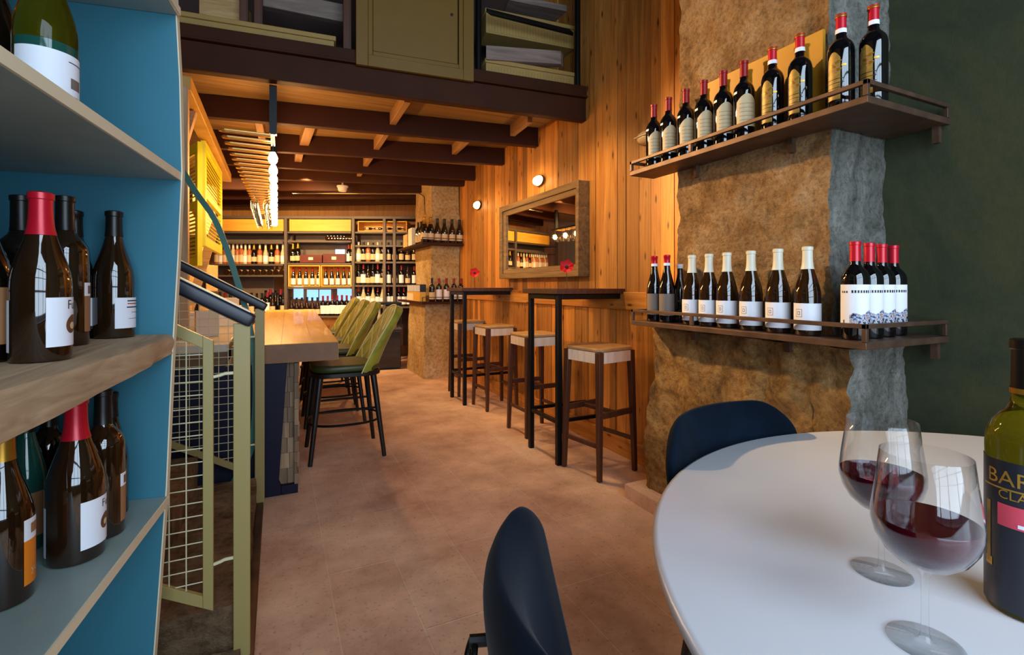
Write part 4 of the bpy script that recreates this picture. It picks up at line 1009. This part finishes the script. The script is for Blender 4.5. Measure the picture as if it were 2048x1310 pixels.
def put(kind, loc, label, group, rot=None, sc=1):
    o = FB[kind].copy(); C.objects.link(o); o.location = loc; o.scale = (sc, sc, sc)
    if rot: o.rotation_euler = rot
    return tag(o, label, 'wine bottle', group)
far_shelf(1.70, 'upper dark shelf wrapped round the far tan pillar'); far_shelf(.965, 'lower dark shelf wrapped round the far tan pillar')
G = 'bottles on the far pillar upper shelf'
for i, px in enumerate((849, 861, 875, 889, 904, 919)):
    q = at_y(px, 572, 5.945); put('champ' if i < 2 else 'burg', (q.x, q.y, 1.7008), ORD[i]+' bottle in front row on the far pillar upper shelf', G, sc=1.02)
for i, (x, y) in enumerate(((1.69, 6.16), (1.69, 6.27), (1.68, 6.38))):
    put('dark', (x, y, 1.7008), ORD[i]+' bottle round the corner on the far pillar upper shelf', G)
carton('carton_box', (1.685, 6.58, 1.7005), (.13, .2, .24), 'cartonw', 'white carton round the corner on the far pillar upper shelf', 'box')
carton('carton_box', (1.685, 6.85, 1.7005), (.13, .24, .18), 'crate', 'low pine box furthest along the far pillar upper shelf', 'box')
G = 'bottles on the far pillar lower shelf'
for i, px in enumerate((864, 878, 893, 908, 922)):
    q = at_y(px, 572, 5.95); put('white' if i else 'dark', (q.x, q.y, .9658), ORD[i]+' bottle from the corner on the far pillar lower shelf', G, sc=.97)
pk = empty('bottle_carrier', (1.70, 5.955, .9655), 'black and white striped bottle carrier with yellow front on far pillar shelf', 'carrier')
pk.location = (1.636, 6.31, .9655); pk.rotation_euler = (0, 0, math.radians(90+180))
MB().box(-.33, .33, -.04, .036, .001, .12, 'carton_y').build('carrier_front', pk, bev=.003)
mb = MB()
for i in range(11):
    mb.box(-.32+i*.059, -.285+i*.059, -.038, -.034, .125, .205, 'l_white')
mb.box(-.33, .33, -.034, .04, .12, .215, 'ink'); mb.build('carrier_stripes', pk)
MB().box(-.33, .0, -.0405, -.0402, .01, .1, 'cartonw').build('carrier_label', pk)

# ================================================================== BACK RACKS
rack = empty('bottle_rack', (BO.x, BO.y, 0), 'wide dark steel bottle rack across the back wall', 'rack')
rack.rotation_euler = (0, 0, math.atan2(BE.y, BE.x))
S = bs; Z = bz
def rb(x0, x1, z0, z1, k, nm, y0=0, y1=.32, bev=.002): return MB().box(x0, x1, y0, y1, z0, z1, k).build(nm, rack, bev=bev)
XL, XR = S(395), S(835)
for px in (395, 572, 706, 768, 788): rb(S(px)-.022, S(px)+.022, 0, Z(437), 'shelf_grey', 'rack_post', -.01, .04)
SHELVES = {'L': (S(397)+.02, S(570)-.03, (463, 484, 528, 550, 628)), 'M': (S(574)+.01, S(704)-.02, (463, 481, 526, 574, 632)), 'R': (S(708)+.01, S(832), (463, 490, 523, 570, 613))}
for bay, (a, b, ys) in SHELVES.items():
    for yv in ys: rb(a, b, Z(yv)-.028, Z(yv), 'shelf_grey', 'rack_shelf')
rb(XL, XR, Z(437)-.002, Z(432), 'shelf_grey', 'top_rail', 0, .32)
for (a, b, y0_, y1_) in ((S(397), S(572), 463, 485), (S(574), S(704), 463, 525), (S(708), S(832), 463, 490)):
    rb(a+.012, b-.012, Z(y1_)+.001, Z(y0_)-.03, 'panel_grey', 'back_panel', .30, .318)
rb(S(708)+.012, S(832)-.012, .2, Z(490)-.03, 'maroon', 'back_panel', .30, .318)
rb(S(397)+.012, S(530), .2, Z(528)-.03, 'panel_grey', 'back_panel', .30, .318)
def back_obj(s, n, z): q = bp(s, n, z); return (q.x, q.y, q.z)
RZ = math.atan2(BE.y, BE.x)
def rbox(name, px0, px1, ytop, ybot, dep, k, label, cat, lid=None, open_=False, band=None, y0=-.01):
    w = (px1-px0)*BD/F; h = (ybot-ytop)*BD/F
    e = empty(name, back_obj(S((px0+px1)/2), -y0, Z(ybot)+.0008), label, cat, None, RZ)
    if open_:
        t = .016
        mb = MB(); mb.box(-w/2, w/2, 0, dep, 0, t, k); mb.box(-w/2, w/2, 0, dep, h-t, h, k); mb.box(-w/2, -w/2+t, 0, dep, t, h-t, k); mb.box(w/2-t, w/2, 0, dep, t, h-t, k); mb.box(-w/2+t, w/2-t, dep-.012, dep, t, h-t, k); mb.build('case_body', e, bev=.0015)
    else:
        MB().box(-w/2, w/2, 0, dep, 0, h, k).build('box_body', e, bev=.003)
        if band:
            MB().box(-.035, .035, -.003, -.0005, h*.35, h*.7, band).build('clasp', e)
        mb = MB(); mb.box(-w/2, -w/2+.03, -.004, 0, 0, h, k); mb.box(w/2-.03, w/2, -.004, 0, 0, h, k)
        if cat == 'wooden box': mb.build('end_batten', e)
    return e
rbox('wooden_box', 433, 568, 439, 462.6, .28, 'box_ochre', 'ochre pine box on top shelf above the glasses on back rack', 'wooden box')
rbox('wooden_box', 580, 702, 439, 462.6, .28, 'box_ochre', 'ochre pine box on top shelf in middle of back rack', 'wooden box')
cr_ = rbox('wooden_case', 713, 812, 441, 462.6, .28, 'box_ochre', 'open pine case holding lying bottles on top shelf of back rack', 'wooden case', open_=True, y0=.05)
for i in range(4):
    put('dark', back_obj(S(724+i*20), -.15, Z(459.5)+.036), ORD[i]+' bottle lying in the open pine case on top shelf', 'bottles lying in the open pine case', (0, PI/2, RZ), .5)
rbox('wooden_case', 577, 640.5, 530.5, 573.4, .26, 'box_ochre', 'open pine case of five bottles nearest counter end on back rack', 'wooden case', open_=True)
rbox('wooden_case', 642, 703, 530.5, 573.4, .26, 'box_ochre', 'open pine case of five bottles beside the rack post', 'wooden case', open_=True)
for j, (c0, c1) in enumerate(((577, 640.5), (642, 703))):
    for i in range(5):
        put('magnum', back_obj(S(c0+6.5+i*(c1-c0-13)/4), -.07, Z(573.4)+.018), ORD[i]+' bottle standing in the '+('first' if j == 0 else 'second')+' open pine case of the back rack', 'bottles in the open pine cases', sc=.93)
rbox('gift_box', 600, 644, 510, 525.6, .22, 'carton_red', 'maroon gift box with pale clasp beside two bottles', 'gift box', band='cartonw')
rbox('gift_box', 646, 690, 508, 525.6, .22, 'carton_red', 'maroon gift box with pale clasp in front of daylit pane', 'gift box', band='cartonw')
def row(bay, pxs, y, kinds, desc, n=.08, sc=1, jit=.0):
    G = 'bottles on '+desc
    for i, px in enumerate(pxs):
        k = kinds[i % len(kinds)]
        put(k, back_obj(S(px), -n-R.uniform(-jit, jit), Z(y)+.0008), '%s on %s, a %s' % (ORD[i], desc, DESC[k]), G, sc=sc*R.uniform(.97, 1.03))
def lin(a, b, n): return [a+(b-a)*i/(n-1) for i in range(n)]
row('L', lin(430, 495, 9), 528, ['rose', 'clear', 'rose'], 'the rosy bottle shelf of left bay')
row('L', lin(504, 562, 6), 528, ['champ', 'rose', 'clear'], 'the shelf under hanging glasses')
row('L', lin(436, 562, 13), 628, ['dark', 'white', 'burg', 'stub'], 'the bottom shelf of left bay', sc=1.1)
row('L', lin(520, 560, 5), 628, ['stub', 'white'], 'the second row, bottom left bay', n=.2, sc=1.25)
row('M', [582, 592], 526, ['champ'], 'the middle bay left of gift boxes')
row('M', [694, 700], 526, ['white', 'champ'], 'the middle bay right of gift boxes', sc=.95)
row('M', lin(580, 632, 6), 632, ['burg'], 'the low shelf before daylit panes', n=.06, sc=.95)
row('M', lin(643, 700, 7), 632, ['white'], 'the low shelf behind green chairs', n=.06, sc=1.05)
row('R', lin(714, 762, 6), 523, ['clear', 'dark', 'rose', 'dark'], 'the second shelf of right bay')
row('R', lin(774, 826, 5), 523, ['dark', 'burg'], 'the second shelf of corner bay')
row('R', lin(714, 762, 6), 570, ['dark', 'white', 'burg'], 'the third shelf of right bay', sc=1.05)
row('R', lin(774, 826, 5), 570, ['white', 'burg'], 'the third shelf of corner bay')
row('R', lin(714, 762, 6), 613, ['white', 'clear'], 'the fourth shelf of right bay', sc=.98)
row('R', lin(774, 826, 6), 613, ['white'], 'the fourth shelf of corner bay', sc=.98)
row('R', lin(716, 760, 5), 613, ['stub'], 'the back row, fourth right shelf', n=.2)
row('R', lin(716, 760, 5), 570, ['stub', 'dark'], 'the back row, third right shelf', n=.2)
def lying(pxs, y, desc, k='burg'):
    for i, px in enumerate(pxs):
        q = bp(S(px), -.02, Z(y)+.042)
        put(k, (q.x, q.y, q.z), '%s bottle lying end on along %s' % (ORD[i], desc), 'bottles lying on '+desc, (PI/2, 0, RZ+PI+(0 if True else 0)), 1)
lying(lin(653, 697, 7), 481, 'the narrow shelf of the middle bay')
lying(lin(452, 562, 10), 550, 'the narrow shelf of the left bay')
# daylit panes set in the back wall
for i, (x0, x1, y0_, y1_) in enumerate(((577, 600, 580, 604), (604, 628, 580, 604), (643, 677, 578, 604), (548, 568, 556, 600), (658, 677, 496, 509))):
    if i < 4:
        mb = MB(); mb.box(S(x0), S(x1), .72, .748, Z(y1_), Z(y0_), 'pane', BM); o = mb.build('window_%d' % (i+2)); struct(o, 'daylit window pane seen through the back rack')
    else:
        mb = MB(); mb.box(S(x0), S(x1), .285, .299, Z(y1_), Z(y0_), 'pane', BM); o = mb.build('rack_windowpane'); tag(o, 'small blue daylit windowpane above the maroon gift boxes', 'window pane')  # glowing sheet on the rack back, standing for the window beyond
# wine fridge / display
fr = empty('wine_fridge', (1.36, 6.86, 0), 'dark low fridge with glass display case on top near far pillar', 'fridge', None, math.radians(-6))
MB().box(-.14, .2, 0, .45, .02, .55, 'black_wood').build('fridge_body', fr, bev=.006)
MB().box(-.13, .19, -.012, -.001, .06, .52, 'g_black').build('fridge_door', fr, bev=.003)
MB().box(-.15, .21, -.01, .46, .551, .58, 'shelf_grey').build('fridge_top', fr, bev=.003)
for (x, y) in ((-.14, 0), (.195, 0), (-.14, .44), (.195, .44)): MB().box(x, x+.012, y, y+.012, .581, .9, 'black_metal').build('case_post', fr)
MB().box(-.15, .21, -.01, .46, .901, .93, 'black_metal').build('case_top', fr)
g = 'bottles in the glass case'
for i in range(3): put('clear', (1.29+i*.1, 6.98-.01*i, .5815), ORD[i]+' pale bottle inside display case above the dark fridge', g, sc=.85)

# ================================================================== GLASS RACK, BULBS
gr = empty('hanging_glass_rack', (-.14, 3.36, 2.10), 'row of brass loops hung over the counter for wine glasses', 'glass rack')
NL = 26; mb_pos = []
for i in range(NL):
    y = .06+i*.148
    x0 = -.175+i*.0035; x1 = .115
    pts = [(x1, y-.022, 0), (x0+.03, y-.022, 0)]
    for k in range(7):
        a = PI/2+PI*k/6; pts.append((x0+.03+.03*math.cos(a), y-.022*math.sin(a), 0))
    pts += [(x0+.03, y+.022, 0), (x1, y+.022, 0)]
    MB().tube(pts, .0075, 'brass', 6).build('rack_loop', gr)
    mb_pos.append(3.36+y)
for x in (.115,): MB().box(x-.012, x+.012, .0, 3.85, -.006, .02, 'black_metal').build('rack_bar', gr)
for y in (.10, 1.5, 3.7): MB().box(.095, .138, y-.02, y+.02, .02, .328, 'black_metal').build('hanger', gr)
gproto = None; cnt_g = 0
for i, yy in enumerate(lin(5.35, 7.15, 12)):
    for j, xx in enumerate((-.20, -.09)):
        loc = (xx+.0, yy, 2.092)
        lab_ = '%s upturned wine glass from the front in %s line of rack' % (ORD[i], 'outer' if j == 0 else 'inner')
        if gproto is None:
            mb = MB(); mb.lathe([(0, -.0), (.034, -.001), (.004, -.006), (.0035, -.085), (.012, -.092), (.032, -.112), (.036, -.14), (.03, -.19), (.0285, -.19), (.0345, -.14), (.031, -.113), (.01, -.095), (0, -.094)], 'glass', 16)
            gproto = mb.build('hanging_wine_glass', None, 60, loc=loc); tag(gproto, lab_, 'wine glass', 'glasses hanging in the rack')
        else:
            c = gproto.copy(); C.objects.link(c); c.location = loc; c['label'] = lab_
bl = None
for i, (yy, zz_) in enumerate([(3.56, 2.0), (3.86, 1.985), (4.12, 1.975)]+[(y, 1.985) for y in lin(4.5, 7.1, 9)]):
    e = empty('pendant_bulb', (-.025, yy, zz_), ORD[i]+' glowing bulb from the front beside glass rack', 'light bulb', 'glowing bulbs beside the glass rack')
    if i == 0:
        MB().lathe([(0, -.045), (.018, -.04), (.028, -.02), (.028, 0), (.02, .02), (.013, .032), (0, .032)], 'bulb', 16).build('bulb_glass', e, 60); MB().lathe([(0, .0325), (.015, .0325), (.015, .07), (0, .07)], 'black_metal', 12).build('socket', e); MB().tube([(0, 0, .07), (0, 0, .108)], .003, 'black_metal', 6).build('cord', e); bl = e
    else:
        for ch in bl.children: c = ch.copy(); C.objects.link(c); c.parent = e
# smoke detector + conduit
p = at_z(685, 372, 2.43); sd = empty('smoke_detector', (p.x, p.y, 2.36), 'white smoke detector under the low ceiling', 'smoke detector')
MB().lathe([(0, 0), (.045, 0), (.055, .015), (.06, .05), (.07, .055), (.07, .07), (0, .07)], 'white_plastic', 24).build('detector_body', sd); MB().tube([(0, 0, .0705), (0, 0, .168)], .01, 'white_plastic', 8).build('mount', sd)
a = at_z(585, 386, 2.40); b = at_z(838, 387, 2.40); tag(MB().tube([a, b, b+Vector((.05, -.1, -.06)), b+Vector((.06, -.12, -.3))], .012, 'chrome', 8).build('conduit_pipe'), 'thin metal conduit under the far ceiling', 'pipe')

# ================================================================== LEFT BACKGROUND: post, header, shutters, crates
struct(MB().box(-.532, -.475, 3.43, 3.49, 0, 2.335, 'post_wood').build('timber_post', bev=.004), 'pale timber post at the corner of mezzanine')
struct(MB().box(-.57, -.47, 3.5, 6.4, 2.34, 2.43, 'ochre_beam').build('header_beam', bev=.004), 'ochre header beam along the left of low ceiling')
MBx = MB(); MBx.prism([(3.5, 2.02), (3.56, 2.02), (3.95, 2.33), (3.87, 2.33)], -.53, -.49, 'post_wood', 'X'); struct(MBx.build('timber_brace', bev=.003), 'pale diagonal brace on the corner post')
def shutter(p, q, z0, z1, label):
    p = Vector(p); q = Vector(q); d = (q-p); w = d.length; e = empty('louvred_shutter', (p.x, p.y, z0), label, 'shutter', 'yellow louvred shutters', math.atan2(d.y, d.x)); h = z1-z0
    for nm, b in (('stile', (0, .06, 0, h)), ('stile', (w-.06, w, 0, h)), ('rail', (.06, w-.06, 0, .07)), ('rail', (.06, w-.06, h-.07, h)), ('rail', (.06, w-.06, h*.5-.03, h*.5+.03))):
        MB().box(b[0], b[1], -.018, .018, b[2], b[3], 'yellow').build(nm, e, bev=.003)
    mb = MB(); z = .075
    while z < h-.08:
        if abs(z-h*.5+.015) > .045: mb.hexa([(.06, -.016, z), (w-.06, -.016, z), (w-.06, -.010, z), (.06, -.010, z)], [(.06, .010, z+.026), (w-.06, .010, z+.026), (w-.06, .016, z+.026), (.06, .016, z+.026)], 'yellow')
        z += .032
    mb.build('louvres', e); return e
shutter((-.77, 5.13), (-.555, 4.59), 1.32, 2.31, 'yellow louvred shutter folded towards the stairs')
shutter((-.535, 4.60), (-.525, 5.80), 1.48, 2.325, 'yellow louvred shutter flat beneath the ochre header beam')
def crate(loc, s, rz, label):
    e = empty('wine_crate', loc, label, 'crate', 'wooden crates stacked by the shutters', rz)
    x, y, z = s; t = .012
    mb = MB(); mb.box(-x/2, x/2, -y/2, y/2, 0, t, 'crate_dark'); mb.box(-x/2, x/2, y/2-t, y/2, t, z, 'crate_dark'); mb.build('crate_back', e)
    mb = MB(); mb.box(-x/2, -x/2+t, -y/2, y/2-t, t, z, 'crate'); mb.box(x/2-t, x/2, -y/2, y/2-t, t, z, 'crate'); mb.box(-x/2+t, x/2-t, -y/2, y/2-t, z-t, z, 'crate'); mb.build('crate_sides', e, bev=.001)
    return e
for i, (px, yb, yt, d, dx) in enumerate(((396, 640, 585, 6.0, 0), (373, 585, 528, 5.9, 0), (411, 584, 530, 6.2, 0), (392, 528, 470, 6.05, 0), (405, 470, 418, 6.1, 0), (412, 418, 372, 6.15, 0))):
    q = at_d(px, 572, d); z0_ = H+(HZ-yb)*d/F; z1_ = H+(HZ-yt)*d/F
    crate((q.x, q.y, z0_+.001), (.17, .3, z1_-z0_-.002), math.radians(-18), ['lowest wooden crate in the stack beyond the railing', 'wooden crate on the stair side of the stack', 'wooden crate behind the leaning plank', 'wooden crate fourth up in the stack by the shutters', 'wooden crate second from the top of the stack', 'topmost wooden crate in the stack beside header beam'][i])
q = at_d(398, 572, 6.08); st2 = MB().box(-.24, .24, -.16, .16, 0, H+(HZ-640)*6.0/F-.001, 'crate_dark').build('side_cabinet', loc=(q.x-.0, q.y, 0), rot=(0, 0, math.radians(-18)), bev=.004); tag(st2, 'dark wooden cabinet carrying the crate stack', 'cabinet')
a = at_d(434, 442, 5.7); b = at_d(372, 640, 5.5); mb = MB(); mb.bar(a, b, .09, .022, 'crate'); tag(mb.build('leaning_plank', bev=.002), 'pale plank leaning diagonally against the crate stack', 'plank')

# ================================================================== MEZZANINE FRONT
def my(x, off=0): return mz(x)+off
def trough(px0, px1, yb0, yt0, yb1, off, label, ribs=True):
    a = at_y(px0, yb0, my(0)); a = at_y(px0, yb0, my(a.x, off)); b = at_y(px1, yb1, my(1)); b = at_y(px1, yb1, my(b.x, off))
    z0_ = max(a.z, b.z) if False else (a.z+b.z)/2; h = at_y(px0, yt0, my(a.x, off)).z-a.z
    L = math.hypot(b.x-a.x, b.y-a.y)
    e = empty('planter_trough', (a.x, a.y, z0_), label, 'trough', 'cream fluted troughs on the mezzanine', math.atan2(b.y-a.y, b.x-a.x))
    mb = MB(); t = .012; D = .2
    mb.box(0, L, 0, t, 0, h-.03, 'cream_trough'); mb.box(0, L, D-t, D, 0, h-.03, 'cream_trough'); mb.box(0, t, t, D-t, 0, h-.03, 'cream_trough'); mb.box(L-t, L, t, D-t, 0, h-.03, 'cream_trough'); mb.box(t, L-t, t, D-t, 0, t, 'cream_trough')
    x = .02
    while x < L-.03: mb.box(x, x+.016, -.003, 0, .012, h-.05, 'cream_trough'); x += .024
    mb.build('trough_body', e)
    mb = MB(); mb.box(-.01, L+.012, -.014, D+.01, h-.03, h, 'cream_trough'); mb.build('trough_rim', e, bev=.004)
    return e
trough(344, 668, 61, 20, 111, .03, 'long cream fluted trough at the left end of mezzanine edge')
trough(972, 1148, 152, 118, 178, .05, 'short cream fluted trough low beside the plank wall on mezzanine')
trough(972, 1148, 68, 20, 95, .16, 'short cream fluted trough up behind black rail on mezzanine')
def slab(name, p0, p1, th, dep, k, label, cat, off=0.0):
    a = at_y(p0[0], p0[1], my(0, off)); a = at_y(p0[0], p0[1], my(a.x, off)); b = at_y(p1[0], p1[1], my(1, off)); b = at_y(p1[0], p1[1], my(b.x, off))
    mb = MB(); v = Vector((.05, dep, .0)); u = Vector((0, 0, th)); mb.hexa([a, b, b+v, a+v], [a+u, b+u, b+v+u, a+v+u], k); return tag(mb.build(name, bev=.003), label, cat)
slab('weathered_plank', (972, 118), (1122, 128), .1, .05, 'old_grey_plank', 'grey weathered plank between the two short troughs', 'plank', .02)
slab('weathered_plank', (508, 8), (690, 44), .12, .05, 'old_grey_plank', 'grey weathered plank hanging above long trough', 'plank', .22)
slab('cream_box', (398, 98), (484, 114), .37, .15, 'crate', 'cream wooden box standing behind long trough', 'box', .28)
slab('shutter_leaf', (1020, 0), (1140, 24), .05, .3, 'old_grey_plank', 'pale lid high in the mezzanine corner', 'lid', .3)
# mustard cupboard door
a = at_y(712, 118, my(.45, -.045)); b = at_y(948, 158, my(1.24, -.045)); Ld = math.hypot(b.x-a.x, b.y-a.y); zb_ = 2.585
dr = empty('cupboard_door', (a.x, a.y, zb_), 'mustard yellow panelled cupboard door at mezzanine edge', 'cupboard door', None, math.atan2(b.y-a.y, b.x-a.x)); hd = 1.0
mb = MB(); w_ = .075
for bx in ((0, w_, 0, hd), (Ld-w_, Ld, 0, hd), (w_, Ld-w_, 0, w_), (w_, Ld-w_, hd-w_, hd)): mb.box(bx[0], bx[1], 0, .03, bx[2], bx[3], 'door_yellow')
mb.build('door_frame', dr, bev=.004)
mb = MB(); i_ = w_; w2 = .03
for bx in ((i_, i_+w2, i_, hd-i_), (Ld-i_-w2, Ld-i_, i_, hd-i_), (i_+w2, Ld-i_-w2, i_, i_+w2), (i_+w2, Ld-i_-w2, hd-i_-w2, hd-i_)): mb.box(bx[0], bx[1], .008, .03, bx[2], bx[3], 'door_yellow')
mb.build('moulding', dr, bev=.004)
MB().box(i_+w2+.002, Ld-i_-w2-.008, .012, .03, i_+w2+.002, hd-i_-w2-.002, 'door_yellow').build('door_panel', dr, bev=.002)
MB().lathe([(0, 0), (.01, 0), (.01, .004), (0, .004)], 'ink', 16, Matrix.Translation((Ld-i_-w2-.05, .012, .44)) @ Matrix.Rotation(PI/2, 4, 'X')).build('keyhole', dr)
for (px, lab_) in ((959, 'black steel upright beside the mustard door'), (1158, 'black steel upright against plank wall on mezzanine')):
    q = at_y(px, 100, my(1.4, .0)); q = at_y(px, 100, my(q.x, -.005)); e = MB().tube([(q.x, q.y+.02, 2.69), (q.x, q.y+.02, 3.6)], .022, 'black_metal', 14).build('steel_upright'); tag(e, lab_, 'upright')
slab('rail_bar', (972, 24), (1140, 66), .03, .03, 'black_metal', 'black rail across the upper short trough', 'rail', -.0)
for (px, lab_) in ((488, 'slim brown timber upright left of the plank on mezzanine'), (517, 'second slim brown timber upright on mezzanine'), (694, 'rough brown timber upright beside mustard door')):
    q = at_y(px, 60, my(.2, .2)); q = at_y(px, 60, my(q.x, .18 if px < 600 else .05)); e = MB().box(-.025, .025, -.02, .02, 2.69 if px > 600 else 2.645, 3.8, 'walnut').build('timber_upright', loc=(q.x, q.y, 0), bev=.003); tag(e, lab_, 'upright')
MB_ = MB(); MB_.hexa([(-2.5, my(-2.5, .75), 2.64), (WX, my(WX, .75), 2.64), (WX, my(WX, .8), 2.64), (-2.5, my(-2.5, .8), 2.64)], [(-2.5, my(-2.5, .75), 4.4), (WX, my(WX, .75), 4.4), (WX, my(WX, .8), 4.4), (-2.5, my(-2.5, .8), 4.4)], 'maroon'); struct(MB_.build('wall_mezzanine'), 'dark maroon boards at the back of mezzanine')

# ================================================================== LIGHT
def area(name, loc, tgt, sx, sy, e, col):
    l = bpy.data.lights.new(name, 'AREA'); l.shape = 'RECTANGLE'; l.size = sx; l.size_y = sy; l.energy = e; l.color = col
    o = bpy.data.objects.new(name, l); C.objects.link(o); o.location = loc; o.rotation_euler = (Vector(tgt)-Vector(loc)).to_track_quat('-Z', 'Y').to_euler(); return o
def spot(name, loc, tgt, e, col, ang=90, blend=.6, r=.04):
    l = bpy.data.lights.new(name, 'SPOT'); l.energy = e; l.color = col; l.spot_size = math.radians(ang); l.spot_blend = blend; l.shadow_soft_size = r
    o = bpy.data.objects.new(name, l); C.objects.link(o); o.location = loc; o.rotation_euler = (Vector(tgt)-Vector(loc)).to_track_quat('-Z', 'Y').to_euler(); return o
WARM = (1, .66, .31)
area('window_daylight', (.1, wy-.25, 1.95), (.1, 2, 1.0), 3.3, 2.75, 165, (.64, .81, 1.0))
for x, y in ((1.35, 2.95), (1.35, 3.95), (1.35, 5.0)): spot('added_wall_fill', (x, y, 2.41), (2.15, y, 1.15), 36, WARM, 105, .9)  # unseen spots added to brighten the plank wall, no fixtures
for x, y in ((.9, 6.9), (-.3, 6.9)): spot('added_back_fill', (x, y, 2.41), (x+.25, y, 0), 60, WARM, 130, .8)  # added fill from under the low ceiling, no lamps there
spot('added_pillar_fill', (.25, 3.25, 2.41), (1.76, 1.5, 1.55), 250, WARM, 64, .8)  # unseen warm spot added for the pillar stone and its bottles
spot('added_rack_fill', (.3, 6.3, 2.40), (.6, 8.0, 1.2), 150, WARM, 110, .8)  # unseen fill added because the back racks were too dark
spot('added_rack_fill', (-.6, 6.6, 2.40), (-.4, 8.6, 1.2), 130, WARM, 110, .8)  # second added fill, towards the other end of the racks
w = bpy.data.worlds.new('World'); bpy.context.scene.world = w; w.use_nodes = True
w.node_tree.nodes['Background'].inputs[0].default_value = (.5, .7, 1, 1); w.node_tree.nodes['Background'].inputs[1].default_value = .25
# ================================================================== CAMERA
cam = bpy.data.cameras.new('Camera'); cam.sensor_fit = 'HORIZONTAL'; cam.sensor_width = 36; cam.lens = F/2048*36; cam.shift_y = -(655-HZ)/2048; cam.clip_start = .02
co = bpy.data.objects.new('Camera', cam); C.objects.link(co); co.location = (0, 0, H); co.rotation_euler = (PI/2, 0, -YAW)
sc = bpy.context.scene; sc.camera = co
sc.view_settings.view_transform = 'Standard'; sc.view_settings.look = 'None'; sc.view_settings.exposure = 0.5; sc.view_settings.gamma = 1; sc.view_settings.use_curve_mapping = False
sc.cycles.max_bounces = 10; sc.cycles.transmission_bounces = 10; sc.cycles.sample_clamp_indirect = 6; sc.cycles.use_denoising = True
